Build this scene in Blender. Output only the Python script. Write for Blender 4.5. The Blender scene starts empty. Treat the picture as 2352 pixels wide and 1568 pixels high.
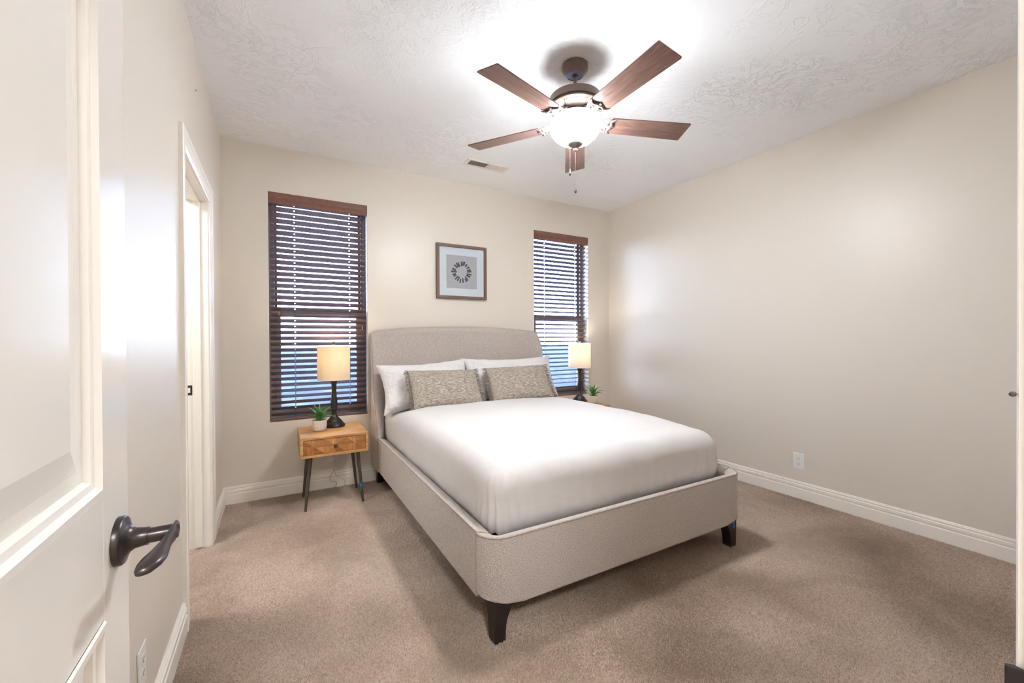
import bpy, bmesh, math, random
import numpy as np
from mathutils import Vector, Matrix, noise as mnoise

random.seed(7)
rng = np.random.default_rng(11)
S = bpy.context.scene
COL = S.collection
PI = math.pi
R = math.radians

# ------------------------------------------------------------------ camera, world, exposure
cam_d = bpy.data.cameras.new('camera')
cam = bpy.data.objects.new('camera', cam_d)
COL.objects.link(cam)
cam_d.sensor_width = 36.0
cam_d.lens = 36.0 * 954.68 / 2352.0
cam_d.clip_start = 0.02
cam_d.clip_end = 300
_r = Vector((0.86912676, -0.49456547, -0.0048646))
_u = Vector((0.00752113, 0.00338153, 0.999966))
_f = Vector((0.49453221, 0.8691338, -0.00665867))
_m = Matrix((_r, _u, -_f)).transposed().to_4x4()
_m.translation = Vector((0, 0, 1.2311))
cam.matrix_world = _m
S.camera = cam

S.view_settings.view_transform = 'Standard'
S.view_settings.look = 'None'
S.view_settings.gamma = 1.0
S.view_settings.use_curve_mapping = False
S.view_settings.exposure = 1.63
S.cycles.use_denoising = True
S.cycles.max_bounces = 10
S.cycles.diffuse_bounces = 6
S.cycles.glossy_bounces = 4
S.cycles.transmission_bounces = 6
S.cycles.transparent_max_bounces = 10
S.cycles.caustics_reflective = False
S.cycles.caustics_refractive = False
S.cycles.sample_clamp_indirect = 6.0

SKY = 9.0          # daylight
BOWL = 70.0        # fan light bowl radiance
LAMP_L = 1.5       # left bedside bulb (W)
LAMP_R = 2.6
HALL = 30.0

world = bpy.data.worlds.new('sky')
S.world = world
world.use_nodes = True
wn = world.node_tree
wn.nodes.clear()
w_out = wn.nodes.new('ShaderNodeOutputWorld')
w_bg = wn.nodes.new('ShaderNodeBackground')
w_tc = wn.nodes.new('ShaderNodeTexCoord')
w_sep = wn.nodes.new('ShaderNodeSeparateXYZ')
w_rmp = wn.nodes.new('ShaderNodeValToRGB')
w_rmp.color_ramp.elements[0].position = 0.0
w_rmp.color_ramp.elements[0].color = (0.80, 0.88, 1.0, 1)
w_rmp.color_ramp.elements[1].position = 0.7
w_rmp.color_ramp.elements[1].color = (0.30, 0.50, 1.0, 1)
wn.links.new(w_tc.outputs['Generated'], w_sep.inputs[0])
wn.links.new(w_sep.outputs['Z'], w_rmp.inputs[0])
wn.links.new(w_rmp.outputs[0], w_bg.inputs[0])
w_bg.inputs[1].default_value = SKY
wn.links.new(w_bg.outputs[0], w_out.inputs[0])

# added fill light in the unseen hall, brightens the room from the front
la = bpy.data.lights.new('hall_fill_light', 'AREA')
la.shape = 'DISK'
la.size = 0.6
la.energy = HALL
la.color = (0.93, 0.97, 1.0)
lo = bpy.data.objects.new('hall_fill_light', la)
lo.location = (-0.12, -1.25, 2.68)
COL.objects.link(lo)

lb = bpy.data.lights.new('bathroom_fill_light', 'AREA'); lb.shape = 'DISK'; lb.size = 0.5; lb.energy = 10; lb.color = (0.96, 0.98, 1.0)  # added fill light beyond the left doorway, brightens its jamb
lbo = bpy.data.objects.new('bathroom_fill_light', lb); lbo.location = (-1.1, 2.5, 2.40); COL.objects.link(lbo)

# ------------------------------------------------------------------ room numbers (metres)
XL, XR, YB, YF, H = -0.346, 3.466, 3.744, 0.085, 2.74
WT = 0.16          # outer wall thickness

# ------------------------------------------------------------------ mesh helpers
class MB:
    def __init__(s):
        s.v = []; s.f = []; s.mi = []
    def add(s, vs, fs, m=0):
        o = len(s.v)
        s.v += [tuple(p) for p in vs]
        s.f += [tuple(i + o for i in f) for f in fs]
        s.mi += [m] * len(fs)
        return s
    def box(s, x0, x1, y0, y1, z0, z1, m=0):
        x0, x1 = min(x0, x1), max(x0, x1); y0, y1 = min(y0, y1), max(y0, y1); z0, z1 = min(z0, z1), max(z0, z1)
        vs = [(x, y, z) for z in (z0, z1) for y in (y0, y1) for x in (x0, x1)]
        return s.add(vs, [(0, 2, 3, 1), (4, 5, 7, 6), (0, 1, 5, 4), (2, 6, 7, 3), (0, 4, 6, 2), (1, 3, 7, 5)], m)
    def lathe(s, prof, n=32, c=(0, 0, 0), m=0, cap0=True, cap1=True, flute=None):
        vs = []; k = len(prof)
        for i in range(n):
            a = 2 * PI * i / n
            for j, (r, z) in enumerate(prof):
                rr = r if flute is None else r + flute(a, z)
                vs.append((c[0] + rr * math.cos(a), c[1] + rr * math.sin(a), c[2] + z))
        fs = []
        for i in range(n):
            i2 = (i + 1) % n
            for j in range(k - 1):
                fs.append((i * k + j, i2 * k + j, i2 * k + j + 1, i * k + j + 1))
        if cap0 and prof[0][0] > 1e-5: fs.append(tuple(i * k for i in range(n))[::-1])
        if cap1 and prof[-1][0] > 1e-5: fs.append(tuple(i * k + k - 1 for i in range(n)))
        return s.add(vs, fs, m)
    def tube(s, pts, r, n=8, m=0, flat=None, cap=True):
        pts = [Vector(p) for p in pts]; K = len(pts)
        rs = r if isinstance(r, (list, tuple)) else [r] * K
        vs = []; prev = None
        for i, p in enumerate(pts):
            t = (pts[min(i + 1, K - 1)] - pts[max(i - 1, 0)])
            t = t.normalized() if t.length > 1e-9 else Vector((0, 0, 1))
            if prev is None:
                a = Vector((0, 0, 1)) if abs(t.z) < 0.9 else Vector((1, 0, 0))
                nx = a.cross(t).normalized()
            else:
                nx = (prev - t * prev.dot(t))
                nx = nx.normalized() if nx.length > 1e-6 else t.orthogonal().normalized()
            prev = nx; ny = t.cross(nx)
            for q in range(n):
                an = 2 * PI * q / n
                fx, fy = (1, 1) if flat is None else flat
                vs.append(p + nx * (rs[i] * fx * math.cos(an)) + ny * (rs[i] * fy * math.sin(an)))
        fs = []
        for i in range(K - 1):
            for q in range(n):
                q2 = (q + 1) % n
                fs.append((i * n + q, i * n + q2, (i + 1) * n + q2, (i + 1) * n + q))
        if cap:
            fs.append(tuple(range(n))[::-1]); fs.append(tuple((K - 1) * n + q for q in range(n)))
        return s.add(vs, fs, m)
    def grid(s, P, closed_u=False, closed_v=False, m=0, flip=False):
        nu = len(P); nv = len(P[0]); vs = [p for row in P for p in row]; fs = []
        for i in range(nu if closed_u else nu - 1):
            for j in range(nv if closed_v else nv - 1):
                a = i * nv + j; b = ((i + 1) % nu) * nv + j; c = ((i + 1) % nu) * nv + (j + 1) % nv; d = i * nv + (j + 1) % nv
                fs.append((a, d, c, b) if flip else (a, b, c, d))
        return s.add(vs, fs, m)
    def prism(s, poly, f0, f1, m=0):
        """poly: list of 2D points; f0/f1 map (a,b) to 3D points of the two end faces"""
        n = len(poly); vs = [f0(*p) for p in poly] + [f1(*p) for p in poly]
        fs = [tuple(range(n))[::-1], tuple(range(n, 2 * n))] + [(i, (i + 1) % n, n + (i + 1) % n, n + i) for i in range(n)]
        return s.add(vs, fs, m)

def obj(name, mb, mat, parent=None, loc=None, rot=None, smooth=False, bevel=0.0, seg=2, angle=40, sub=0, recalc=True):
    me = bpy.data.meshes.new(name)
    me.from_pydata([tuple(p) for p in mb.v], [], mb.f)
    mats = mat if isinstance(mat, (list, tuple)) else [mat]
    for mm in mats: me.materials.append(mm)
    if len(mats) > 1: me.polygons.foreach_set('material_index', mb.mi)
    if recalc:
        bm = bmesh.new(); bm.from_mesh(me)
        bmesh.ops.recalc_face_normals(bm, faces=bm.faces)
        bm.to_mesh(me); bm.free()
    if smooth:
        me.polygons.foreach_set('use_smooth', [True] * len(me.polygons))
        me.set_sharp_from_angle(angle=R(angle))
    me.update()
    o = bpy.data.objects.new(name, me)
    COL.objects.link(o)
    if parent: o.parent = parent
    if loc: o.location = loc
    if rot: o.rotation_euler = rot
    if bevel:
        b = o.modifiers.new('bevel', 'BEVEL'); b.width = bevel; b.segments = seg; b.limit_method = 'ANGLE'; b.angle_limit = R(35)
        b.harden_normals = False
    if sub:
        d = o.modifiers.new('sub', 'SUBSURF'); d.levels = sub; d.render_levels = sub
    return o

def tag(o, label, cat, group=None, kind=None):
    o['label'] = label
    o['category'] = cat
    if group: o['group'] = group
    if kind: o['kind'] = kind
    return o

def thing(name, label, cat, loc=(0, 0, 0), rz=0.0, group=None, kind=None):
    o = bpy.data.objects.new(name, None)
    o.empty_display_size = 0.1
    COL.objects.link(o)
    o.location = loc; o.rotation_euler = (0, 0, rz)
    return tag(o, label, cat, group, kind)

def struct(o, label, cat):
    return tag(o, label, cat, kind='structure')

def dup(root, loc, label, rz=0.0):
    r = root.copy(); COL.objects.link(r); r.location = loc; r.rotation_euler = (0, 0, rz)
    r['label'] = label
    for ch in list(root.children):
        c = ch.copy(); COL.objects.link(c); c.parent = r
        for g in list(ch.children):
            d = g.copy(); COL.objects.link(d); d.parent = c
    return r

# ------------------------------------------------------------------ material helpers
def lin(h):
    h = h.lstrip('#'); out = []
    for i in (0, 2, 4):
        c = int(h[i:i + 2], 16) / 255
        out.append(c / 12.92 if c <= 0.04045 else ((c + 0.055) / 1.055) ** 2.4)
    return (*out, 1.0)

class NT:
    """small node-tree wrapper"""
    def __init__(s, name, col=(0.5, 0.5, 0.5, 1), rough=0.5, spec=0.5, metal=0.0):
        s.mat = bpy.data.materials.new(name); s.mat.use_nodes = True
        s.t = s.mat.node_tree; s.n = s.t.nodes; s.l = s.t.links
        s.b = s.n['Principled BSDF']; s.out = s.n['Material Output']
        s.b.inputs['Base Color'].default_value = col
        s.b.inputs['Roughness'].default_value = rough
        s.b.inputs['Specular IOR Level'].default_value = spec
        s.b.inputs['Metallic'].default_value = metal
        s._tc = None
    def node(s, typ, **kw):
        n = s.n.new(typ)
        for k, v in kw.items(): setattr(n, k, v)
        return n
    def coords(s, scale=(1, 1, 1), rot=(0, 0, 0), which='Object'):
        if s._tc is None: s._tc = s.node('ShaderNodeTexCoord')
        m = s.node('ShaderNodeMapping')
        m.inputs['Scale'].default_value = scale; m.inputs['Rotation'].default_value = rot
        s.l.new(s._tc.outputs[which], m.inputs['Vector'])
        return m.outputs['Vector']
    def noise(s, vec, scale, detail=3, rough=0.5, dist=0.0):
        n = s.node('ShaderNodeTexNoise')
        n.inputs['Scale'].default_value = scale; n.inputs['Detail'].default_value = detail
        n.inputs['Roughness'].default_value = rough; n.inputs['Distortion'].default_value = dist
        s.l.new(vec, n.inputs['Vector'])
        return n.outputs[0]
    def voronoi(s, vec, scale, feature='F1', out='Distance'):
        n = s.node('ShaderNodeTexVoronoi'); n.feature = feature
        n.inputs['Scale'].default_value = scale
        s.l.new(vec, n.inputs['Vector'])
        return n.outputs[out]
    def ramp(s, fac, stops):
        r = s.node('ShaderNodeValToRGB'); e = r.color_ramp.elements
        while len(e) < len(stops): e.new(0.5)
        for k, (p, c) in enumerate(stops):
            e[k].position = p
            e[k].color = c if isinstance(c, tuple) else (c, c, c, 1)
        s.l.new(fac, r.inputs[0])
        return r.outputs[0]
    def math(s, op, a, b=None):
        n = s.node('ShaderNodeMath', operation=op)
        for i, x in enumerate((a, b)):
            if x is None: continue
            if isinstance(x, (int, float)): n.inputs[i].default_value = x
            else: s.l.new(x, n.inputs[i])
        return n.outputs[0]
    def mix(s, fac, a, b):
        n = s.node('ShaderNodeMix', data_type='RGBA')
        for k, x in ((0, fac), (6, a), (7, b)):
            if isinstance(x, (int, float, tuple)): n.inputs[k].default_value = x
            else: s.l.new(x, n.inputs[k])
        return n.outputs[2]
    def color(s, sock): s.l.new(sock, s.b.inputs['Base Color']); return s
    def bump(s, h, strength=0.3, dist=0.01):
        b = s.node('ShaderNodeBump'); b.inputs['Strength'].default_value = strength; b.inputs['Distance'].default_value = dist
        s.l.new(h, b.inputs['Height']); s.l.new(b.outputs[0], s.b.inputs['Normal'])
        return s

M = {}
def simple(name, hexcol, rough=0.5, spec=0.5, metal=0.0, var=0.06, scale=25.0):
    t = NT(name, lin(hexcol), rough, spec, metal)
    c = lin(hexcol)
    n = t.noise(t.coords(), scale, 3)
    lo = tuple(max(0, x * (1 - var)) for x in c[:3]) + (1,); hi = tuple(min(1, x * (1 + var)) for x in c[:3]) + (1,)
    t.color(t.ramp(n, [(0.3, lo), (0.7, hi)]))
    M[name] = t.mat
    return t

# painted wall with light orange-peel
def wallpaint(name, hexcol, rough):
    t = NT(name, lin(hexcol), rough, 0.5)
    v = t.coords()
    big = t.noise(v, 1.1, 2)
    c = lin(hexcol); lo = tuple(x * 0.985 for x in c[:3]) + (1,)
    t.color(t.ramp(big, [(0.3, lo), (0.7, c)]))
    h = t.math('ADD', t.math('MULTIPLY', t.noise(v, 9, 4, 0.5, 0.8), 1.0), t.math('MULTIPLY', t.noise(v, 70, 2), 0.25))
    t.bump(h, 0.10, 0.012)
    M[name] = t.mat
wallpaint('wall_paint', '#DBD3C8', 0.38)
wallpaint('hall_paint', '#D6CFC4', 0.5)

def ceiling_mat():
    t = NT('ceiling_plaster', lin('#F3F5F8'), 0.6, 0.3)
    v = t.coords()
    n1 = t.noise(v, 2.2, 5, 0.55, 1.4)
    ridges = t.ramp(n1, [(0.0, 0.0), (0.40, 0.0), (0.425, 0.9), (0.44, 0.25), (0.53, 0.3), (0.545, 1.0), (0.56, 0.3), (0.64, 0.35), (0.655, 0.9), (0.67, 0.4), (1.0, 0.4)])
    n2 = t.noise(v, 7, 5, 0.6, 2.0)
    ridge2 = t.ramp(n2, [(0.0, 0.0), (0.47, 0.0), (0.50, 1.0), (0.53, 0.2), (1.0, 0.2)])
    msk = t.ramp(t.noise(v, 1.7, 2), [(0.46, 0.0), (0.6, 1.0)])
    spots = t.ramp(t.noise(v, 1.3, 3, 0.5, 0.5), [(0.42, 0.12), (0.58, 1.0)])
    ridges = t.math('MULTIPLY', ridges, spots)
    h = t.math('ADD', ridges, t.math('MULTIPLY', t.math('MULTIPLY', ridge2, msk), 1.3))
    t.bump(h, 0.55, 0.006)
    M['ceiling_plaster'] = t.mat
ceiling_mat()

simple('trim_paint', '#F0EBE3', 0.32, 0.5, 0, 0.015, 8)
simple('door_paint', '#EAE6E0', 0.22, 0.5, 0, 0.015, 6)
simple('plastic_white', '#E8E7E3', 0.35, 0.5, 0, 0.01)
simple('plastic_dark', '#3A3836', 0.5)
simple('strike_dark', '#1C1818', 0.4)
simple('oil_bronze', '#4A4443', 0.30, 0.5, 0.75, 0.08, 60)
simple('fan_bronze', '#6A5850', 0.42, 0.5, 0.25, 0.05, 30)
simple('iron_bronze', '#7A6E68', 0.32, 0.5, 0.55, 0.05, 30)
simple('steel_blue', '#9FB4D8', 0.25, 0.5, 0.7, 0.03)
simple('leg_black', '#1C1412', 0.35)
simple('leg_iron', '#57504B', 0.4, 0.5, 0.5, 0.08, 40)
simple('lamp_black', '#2A2828', 0.32, 0.5, 0.2, 0.12, 50)
simple('lamp_metal', '#B8AFA4', 0.3, 0.5, 0.8)
simple('soil', '#5A4A3A', 0.95, 0.2, 0, 0.3, 150)
simple('tape_blue', '#1E6FC8', 0.6)
simple('slat_wood', '#64504E', 0.30, 0.8, 0, 0.15, 30)
simple('valance_wood', '#7B5548', 0.4, 0.5, 0, 0.12, 40)
simple('vinyl_frame', '#7E7468', 0.45, 0.4)
simple('sash_dark', '#3C3534', 0.45, 0.4)
simple('cord_white', '#D8D4CE', 0.7)
simple('cord_brown', '#5A4034', 0.7)
simple('tassel_wood', '#A06A38', 0.5)
simple('mat_board', '#EFE9DF', 0.8, 0.2, 0, 0.01)
simple('picture_wood', '#6E594C', 0.5, 0.4, 0, 0.1, 60)
simple('linen_print', '#C6BBB2', 0.9, 0.2, 0, 0.05, 400)
simple('stick_grey', '#5D5758', 0.8, 0.2, 0, 0.35, 40)
simple('stick_gold', '#D9C3A4', 0.6)
simple('vent_white', '#E6E2DA', 0.4)
simple('vent_dark', '#6A5B4B', 0.8)
simple('bumper_grey', '#4A4642', 0.5)
simple('staple_metal', '#6B655E', 0.4, 0.5, 0.6)
simple('siding', '#B8B4AE', 0.8)
simple('far_wall', '#DDD9D0', 0.6, 0.3, 0, 0.02, 4)

def wood(name, c1, c2, c3, axis=0, rough=0.42, fine=1.0):
    t = NT(name, lin(c2), rough, 0.45)
    sc = [14 * fine, 14 * fine, 14 * fine]; sc[axis] = 1.3 * fine
    v = t.coords(tuple(sc))
    n = t.noise(v, 1.6, 6, 0.6, 1.2)
    n2 = t.noise(t.coords((2.2, 2.2, 2.2)), 1.5, 2)
    f = t.math('ADD', t.math('MULTIPLY', n, 0.75), t.math('MULTIPLY', n2, 0.25))
    t.color(t.ramp(f, [(0.33, lin(c1)), (0.5, lin(c2)), (0.66, lin(c3))]))
    t.bump(n, 0.06, 0.003)
    M[name] = t.mat
wood('mango_wood', '#96683E', '#C4935E', '#DAB384', 0, 0.4, 1.3)
wood('drawer_wood', '#8E5A30', '#B67B45', '#C9935E', 2, 0.42, 1.6)
wood('drawer_wood_dark', '#86552F', '#A06C3C', '#B07E4C', 0, 0.42, 1.6)
wood('blade_wood', '#5C443F', '#74584E', '#8A6C60', 0, 0.30, 2.2)

def carpet_mats():
    for nm, dark in (('carpet_base', True), ('carpet_yarn', False)):
        t = NT(nm, lin('#A8927E'), 0.95, 0.12)
        v = t.coords()
        fine = t.noise(v, 110, 2, 0.65)
        patch = t.noise(v, 2.3, 3, 0.55, 0.6)
        warm = t.noise(v, 0.9, 2)
        a, b = ('#7E6B5B', '#9A8674') if dark else ('#A48D7B', '#D6C2B1')
        c = t.ramp(fine, [(0.3, lin(a)), (0.7, lin(b))])
        c = t.mix(t.ramp(patch, [(0.36, 0.0), (0.66, 0.55)]), c, lin('#8F7C6A'))
        c = t.mix(t.ramp(warm, [(0.4, 0.0), (0.65, 0.22)]), c, lin('#BFA38F'))
        t.color(c)
        t.b.inputs['Sheen Weight'].default_value = 0.15
        M[nm] = t.mat
carpet_mats()

def boucle():
    t = NT('boucle', lin('#B9AEA6'), 0.95, 0.15)
    v = t.coords()
    vo = t.voronoi(v, 270)
    n = t.noise(v, 230, 2, 0.6)
    h = t.math('ADD', t.math('SUBTRACT', 1.0, vo), t.math('MULTIPLY', n, 0.8))
    t.color(t.ramp(n, [(0.32, lin('#A59A93')), (0.5, lin('#BFB4AD')), (0.68, lin('#D6CCC4'))]))
    t.bump(h, 0.7, 0.005)
    t.b.inputs['Sheen Weight'].default_value = 0.2
    M['boucle'] = t.mat
    t = NT('boucle_piping', lin('#A1958C'), 0.95, 0.15)
    n = t.noise(t.coords(), 200, 2)
    t.color(t.ramp(n, [(0.3, lin('#8F847C')), (0.7, lin('#B5A99F'))]))
    t.bump(n, 0.5, 0.004)
    M['boucle_piping'] = t.mat
boucle()

def cloth(name, hexcol, wr_scale, wr_strength, rough=0.85):
    t = NT(name, lin(hexcol), rough, 0.25)
    v = t.coords()
    n = t.noise(v, wr_scale, 4, 0.5, 1.2)
    w = t.noise(v, 420, 1)
    t.bump(t.math('ADD', n, t.math('MULTIPLY', w, 0.05)), wr_strength, 0.02)
    c = lin(hexcol); lo = tuple(x * 0.985 for x in c[:3]) + (1,)
    t.color(t.ramp(n, [(0.3, lo), (0.7, c)]))
    t.b.inputs['Sheen Weight'].default_value = 0.1
    M[name] = t.mat
cloth('white_cotton', '#CECAC8', 5, 0.28)
cloth('pillow_cotton', '#DCD9D9', 13, 0.9)

def heather():
    t = NT('heather_weave', lin('#A09486'), 0.95, 0.15)
    v = t.coords((36, 200, 200))
    n = t.noise(v, 1.0, 4, 0.65, 0.4)
    t.color(t.ramp(n, [(0.34, lin('#6E665E')), (0.46, lin('#958B80')), (0.56, lin('#B0A599')), (0.68, lin('#CABFB2'))]))
    t.bump(n, 0.6, 0.006)
    M['heather_weave'] = t.mat
    t = NT('fringe_yarn', lin('#8B8175'), 0.95, 0.15)
    n = t.noise(t.coords(), 90, 2)
    t.color(t.ramp(n, [(0.35, lin('#6F665B')), (0.65, lin('#A89D8D'))]))
    M['fringe_yarn'] = t.mat
heather()

def leaf():
    t = NT('leaf_green', lin('#3E7A36'), 0.4, 0.5)
    v = t.coords()
    n = t.noise(v, 22, 3)
    t.color(t.ramp(n, [(0.3, lin('#2C5F34')), (0.5, lin('#3F7F3C')), (0.72, lin('#7FB35C'))]))
    M['leaf_green'] = t.mat
leaf()

def ceramic():
    t = NT('pot_ceramic', lin('#D8CEC4'), 0.7, 0.3)
    n = t.noise(t.coords(), 160, 2)
    t.color(t.ramp(n, [(0.3, lin('#CABFB4')), (0.7, lin('#DED5CB'))]))
    M['pot_ceramic'] = t.mat
ceramic()

def glass_mats():
    m = bpy.data.materials.new('window_glass'); m.use_nodes = True; t = m.node_tree; t.nodes.clear()
    o = t.nodes.new('ShaderNodeOutputMaterial'); mx = t.nodes.new('ShaderNodeMixShader')
    tr = t.nodes.new('ShaderNodeBsdfTransparent'); gl = t.nodes.new('ShaderNodeBsdfGlossy'); fr = t.nodes.new('ShaderNodeLayerWeight'); pw = t.nodes.new('ShaderNodeMath'); pw.operation = 'POWER'; pw.inputs[1].default_value = 5.0
    ml = t.nodes.new('ShaderNodeMath'); ml.operation = 'MULTIPLY_ADD'; ml.inputs[1].default_value = 0.8; ml.inputs[2].default_value = 0.02
    t.links.new(fr.outputs['Facing'], pw.inputs[0]); t.links.new(pw.outputs[0], ml.inputs[0]); gl.inputs['Roughness'].default_value = 0.02
    tr.inputs[0].default_value = (0.92, 0.955, 1.0, 1)
    t.links.new(ml.outputs[0], mx.inputs[0]); t.links.new(tr.outputs[0], mx.inputs[1]); t.links.new(gl.outputs[0], mx.inputs[2]); t.links.new(mx.outputs[0], o.inputs[0])
    M['window_glass'] = m
    m = bpy.data.materials.new('clear_cord'); m.use_nodes = True; t = m.node_tree; t.nodes.clear()
    o = t.nodes.new('ShaderNodeOutputMaterial'); mx = t.nodes.new('ShaderNodeMixShader')
    tr = t.nodes.new('ShaderNodeBsdfTransparent'); pr = t.nodes.new('ShaderNodeBsdfPrincipled')
    pr.inputs['Base Color'].default_value = lin('#D8CDBE'); pr.inputs['Roughness'].default_value = 0.15
    mx.inputs[0].default_value = 0.6
    t.links.new(tr.outputs[0], mx.inputs[1]); t.links.new(pr.outputs[0], mx.inputs[2]); t.links.new(mx.outputs[0], o.inputs[0])
    M['clear_cord'] = m
    # lit frosted glass bowl of the fan light
    m = bpy.data.materials.new('lit_bowl_glass'); m.use_nodes = True; t = m.node_tree; t.nodes.clear()
    o = t.nodes.new('ShaderNodeOutputMaterial'); em = t.nodes.new('ShaderNodeEmission')
    em.inputs[0].default_value = (0.92, 0.955, 1.0, 1); em.inputs[1].default_value = BOWL
    tc = t.nodes.new('ShaderNodeTexCoord'); sx = t.nodes.new('ShaderNodeSeparateXYZ'); mr = t.nodes.new('ShaderNodeMapRange')
    mr.inputs['From Min'].default_value = -0.30; mr.inputs['From Max'].default_value = -0.40; mr.inputs['To Min'].default_value = BOWL * 0.33; mr.inputs['To Max'].default_value = BOWL
    t.links.new(tc.outputs['Object'], sx.inputs[0]); t.links.new(sx.outputs['Z'], mr.inputs['Value']); t.links.new(mr.outputs[0], em.inputs[1])
    t.links.new(em.outputs[0], o.inputs[0])
    M['lit_bowl_glass'] = m
    # lamp shades: woven cloth that lets light through
    for nm, dc, tcx in (('shade_linen', '#E9DCC4', '#EFE0C4'), ('shade_linen_pale', '#F0E8DC', '#F6EEE2')):
        m = bpy.data.materials.new(nm); m.use_nodes = True; t = m.node_tree; t.nodes.clear()
        o = t.nodes.new('ShaderNodeOutputMaterial'); mx = t.nodes.new('ShaderNodeMixShader')
        df = t.nodes.new('ShaderNodeBsdfDiffuse'); tl = t.nodes.new('ShaderNodeBsdfTranslucent')
        tc = t.nodes.new('ShaderNodeTexCoord'); mp = t.nodes.new('ShaderNodeMapping'); mp.inputs['Scale'].default_value = (60, 60, 420)
        ns = t.nodes.new('ShaderNodeTexNoise'); ns.inputs['Scale'].default_value = 1.0; ns.inputs['Detail'].default_value = 3
        rp = t.nodes.new('ShaderNodeValToRGB')
        c = lin(tcx); rp.color_ramp.elements[0].position = 0.3; rp.color_ramp.elements[0].color = tuple(x * 0.82 for x in c[:3]) + (1,)
        rp.color_ramp.elements[1].position = 0.7; rp.color_ramp.elements[1].color = c
        t.links.new(tc.outputs['Object'], mp.inputs[0]); t.links.new(mp.outputs[0], ns.inputs[0]); t.links.new(ns.outputs[0], rp.inputs[0])
        t.links.new(rp.outputs[0], tl.inputs[0]); df.inputs[0].default_value = lin(dc)
        mx.inputs[0].default_value = 0.22
        t.links.new(df.outputs[0], mx.inputs[1]); t.links.new(tl.outputs[0], mx.inputs[2]); t.links.new(mx.outputs[0], o.inputs[0])
        M[nm] = m
    for nm, col, st in (('bulb_glow', (1.0, 0.86, 0.66, 1), 25.0),):
        m = bpy.data.materials.new(nm); m.use_nodes = True; t = m.node_tree; t.nodes.clear()
        o = t.nodes.new('ShaderNodeOutputMaterial'); em = t.nodes.new('ShaderNodeEmission')
        em.inputs[0].default_value = col; em.inputs[1].default_value = st * 0.3
        t.links.new(em.outputs[0], o.inputs[0]); M[nm] = m
glass_mats()

def ground_mat():
    t = NT('yard_gravel', lin('#8A8A8C'), 0.95, 0.1)
    v = t.coords()
    n = t.noise(v, 1.2, 5, 0.6); n2 = t.noise(v, 14, 3, 0.6)
    c = t.ramp(n, [(0.4, lin('#1E2024')), (0.55, lin('#2A2C31')), (0.62, lin('#4C4E54'))])  # paler noise patches also stand in for patches of light on the ground
    t.color(t.mix(0.35, c, t.ramp(n2, [(0.3, lin('#17181B')), (0.7, lin('#38393E'))])))
    M['yard_gravel'] = t.mat
ground_mat()

# ------------------------------------------------------------------ setting: shell
WIN = [(-0.043, 0.696, 0.588, 2.386), (2.404, 3.146, 0.588, 2.392)]   # two window openings in the back wall

b = MB(); b.box(XL - 0.115, XR + 0.02, YF - 0.12, YB + 0.02, -0.06, 0.0)
struct(obj('floor', b, M['carpet_base']), 'backing under the tan carpet of the bedroom', 'floor')
b = MB(); b.box(XL - 0.16, XR + 0.16, YF - 0.12, YB + WT, H, H + 0.08)
struct(obj('ceiling', b, M['ceiling_plaster']), 'white hand-trowelled plaster ceiling', 'ceiling')

b = MB()   # back wall with two window openings
xs = [XL - 0.16, WIN[0][0], WIN[0][1], WIN[1][0], WIN[1][1], XR + 0.16]
for i in range(5):
    if i in (1, 3):
        w = WIN[0] if i == 1 else WIN[1]
        b.box(xs[i], xs[i + 1], YB, YB + WT, -0.06, w[2]); b.box(xs[i], xs[i + 1], YB, YB + WT, w[3], H)
    else:
        b.box(xs[i], xs[i + 1], YB, YB + WT, -0.06, H)
struct(obj('wall_back', b, M['wall_paint']), 'beige wall behind the headboard with two window openings', 'wall')

b = MB(); b.box(XR, XR + 0.16, YF - 0.12, YB, -0.06, H)
struct(obj('wall_right', b, M['wall_paint']), 'plain beige wall on the right with one outlet', 'wall')

DY0, DY1, DZ = 2.28, 3.04, 2.05     # bathroom doorway in the left wall
b = MB()
b.box(XL - 0.115, XL, YF - 0.12, DY0 - 0.02, -0.06, H); b.box(XL - 0.115, XL, DY1 + 0.02, YB, -0.06, H)
b.box(XL - 0.115, XL, DY0 - 0.02, DY1 + 0.02, DZ + 0.02, H)
struct(obj('wall_left', b, M['wall_paint']), 'beige satin wall on the left with a doorway', 'wall')

EX0, EX1 = -0.200, 0.551            # entrance opening in the front wall
b = MB()
b.box(XL - 0.115, EX0 - 0.02, YF - 0.115, YF, -0.06, H); b.box(EX1 + 0.02, XR + 0.16, YF - 0.115, YF, -0.06, H)
b.box(EX0 - 0.02, EX1 + 0.02, YF - 0.115, YF, DZ + 0.02, H)
struct(obj('wall_front', b, M['wall_paint']), 'wall around the entrance doorway at the camera', 'wall')

# hall behind the camera and small room beyond the left doorway
b = MB(); b.box(-1.2, 1.4, -2.1, YF - 0.115, -0.06, 0.0)
struct(obj('floor_hall', b, M['carpet_base']), 'hall floor outside the entrance doorway', 'floor')
b = MB(); b.box(-1.2, 1.4, -2.1, YF - 0.115, H, H + 0.08)
struct(obj('ceiling_hall', b, M['far_wall']), 'hall ceiling outside the entrance doorway', 'ceiling')
b = MB(); b.box(-1.3, -1.2, -2.1, YF - 0.115, -0.06, H); b.box(1.4, 1.5, -2.1, YF - 0.115, -0.06, H); b.box(-1.3, 1.5, -2.2, -2.1, -0.06, H)
b.box(-1.3, XL - 0.115, YF - 0.115, YF, -0.06, H)
struct(obj('wall_hall', b, M['hall_paint']), 'hall walls outside the entrance doorway', 'wall')
b = MB(); b.box(-1.75, XL - 0.115, 1.6, 3.75, -0.06, 0.0)
struct(obj('floor_bathroom', b, M['carpet_base']), 'floor beyond the left doorway', 'floor')
b = MB(); b.box(-1.75, XL - 0.115, 1.6, 3.75, 2.44, 2.5)
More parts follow.
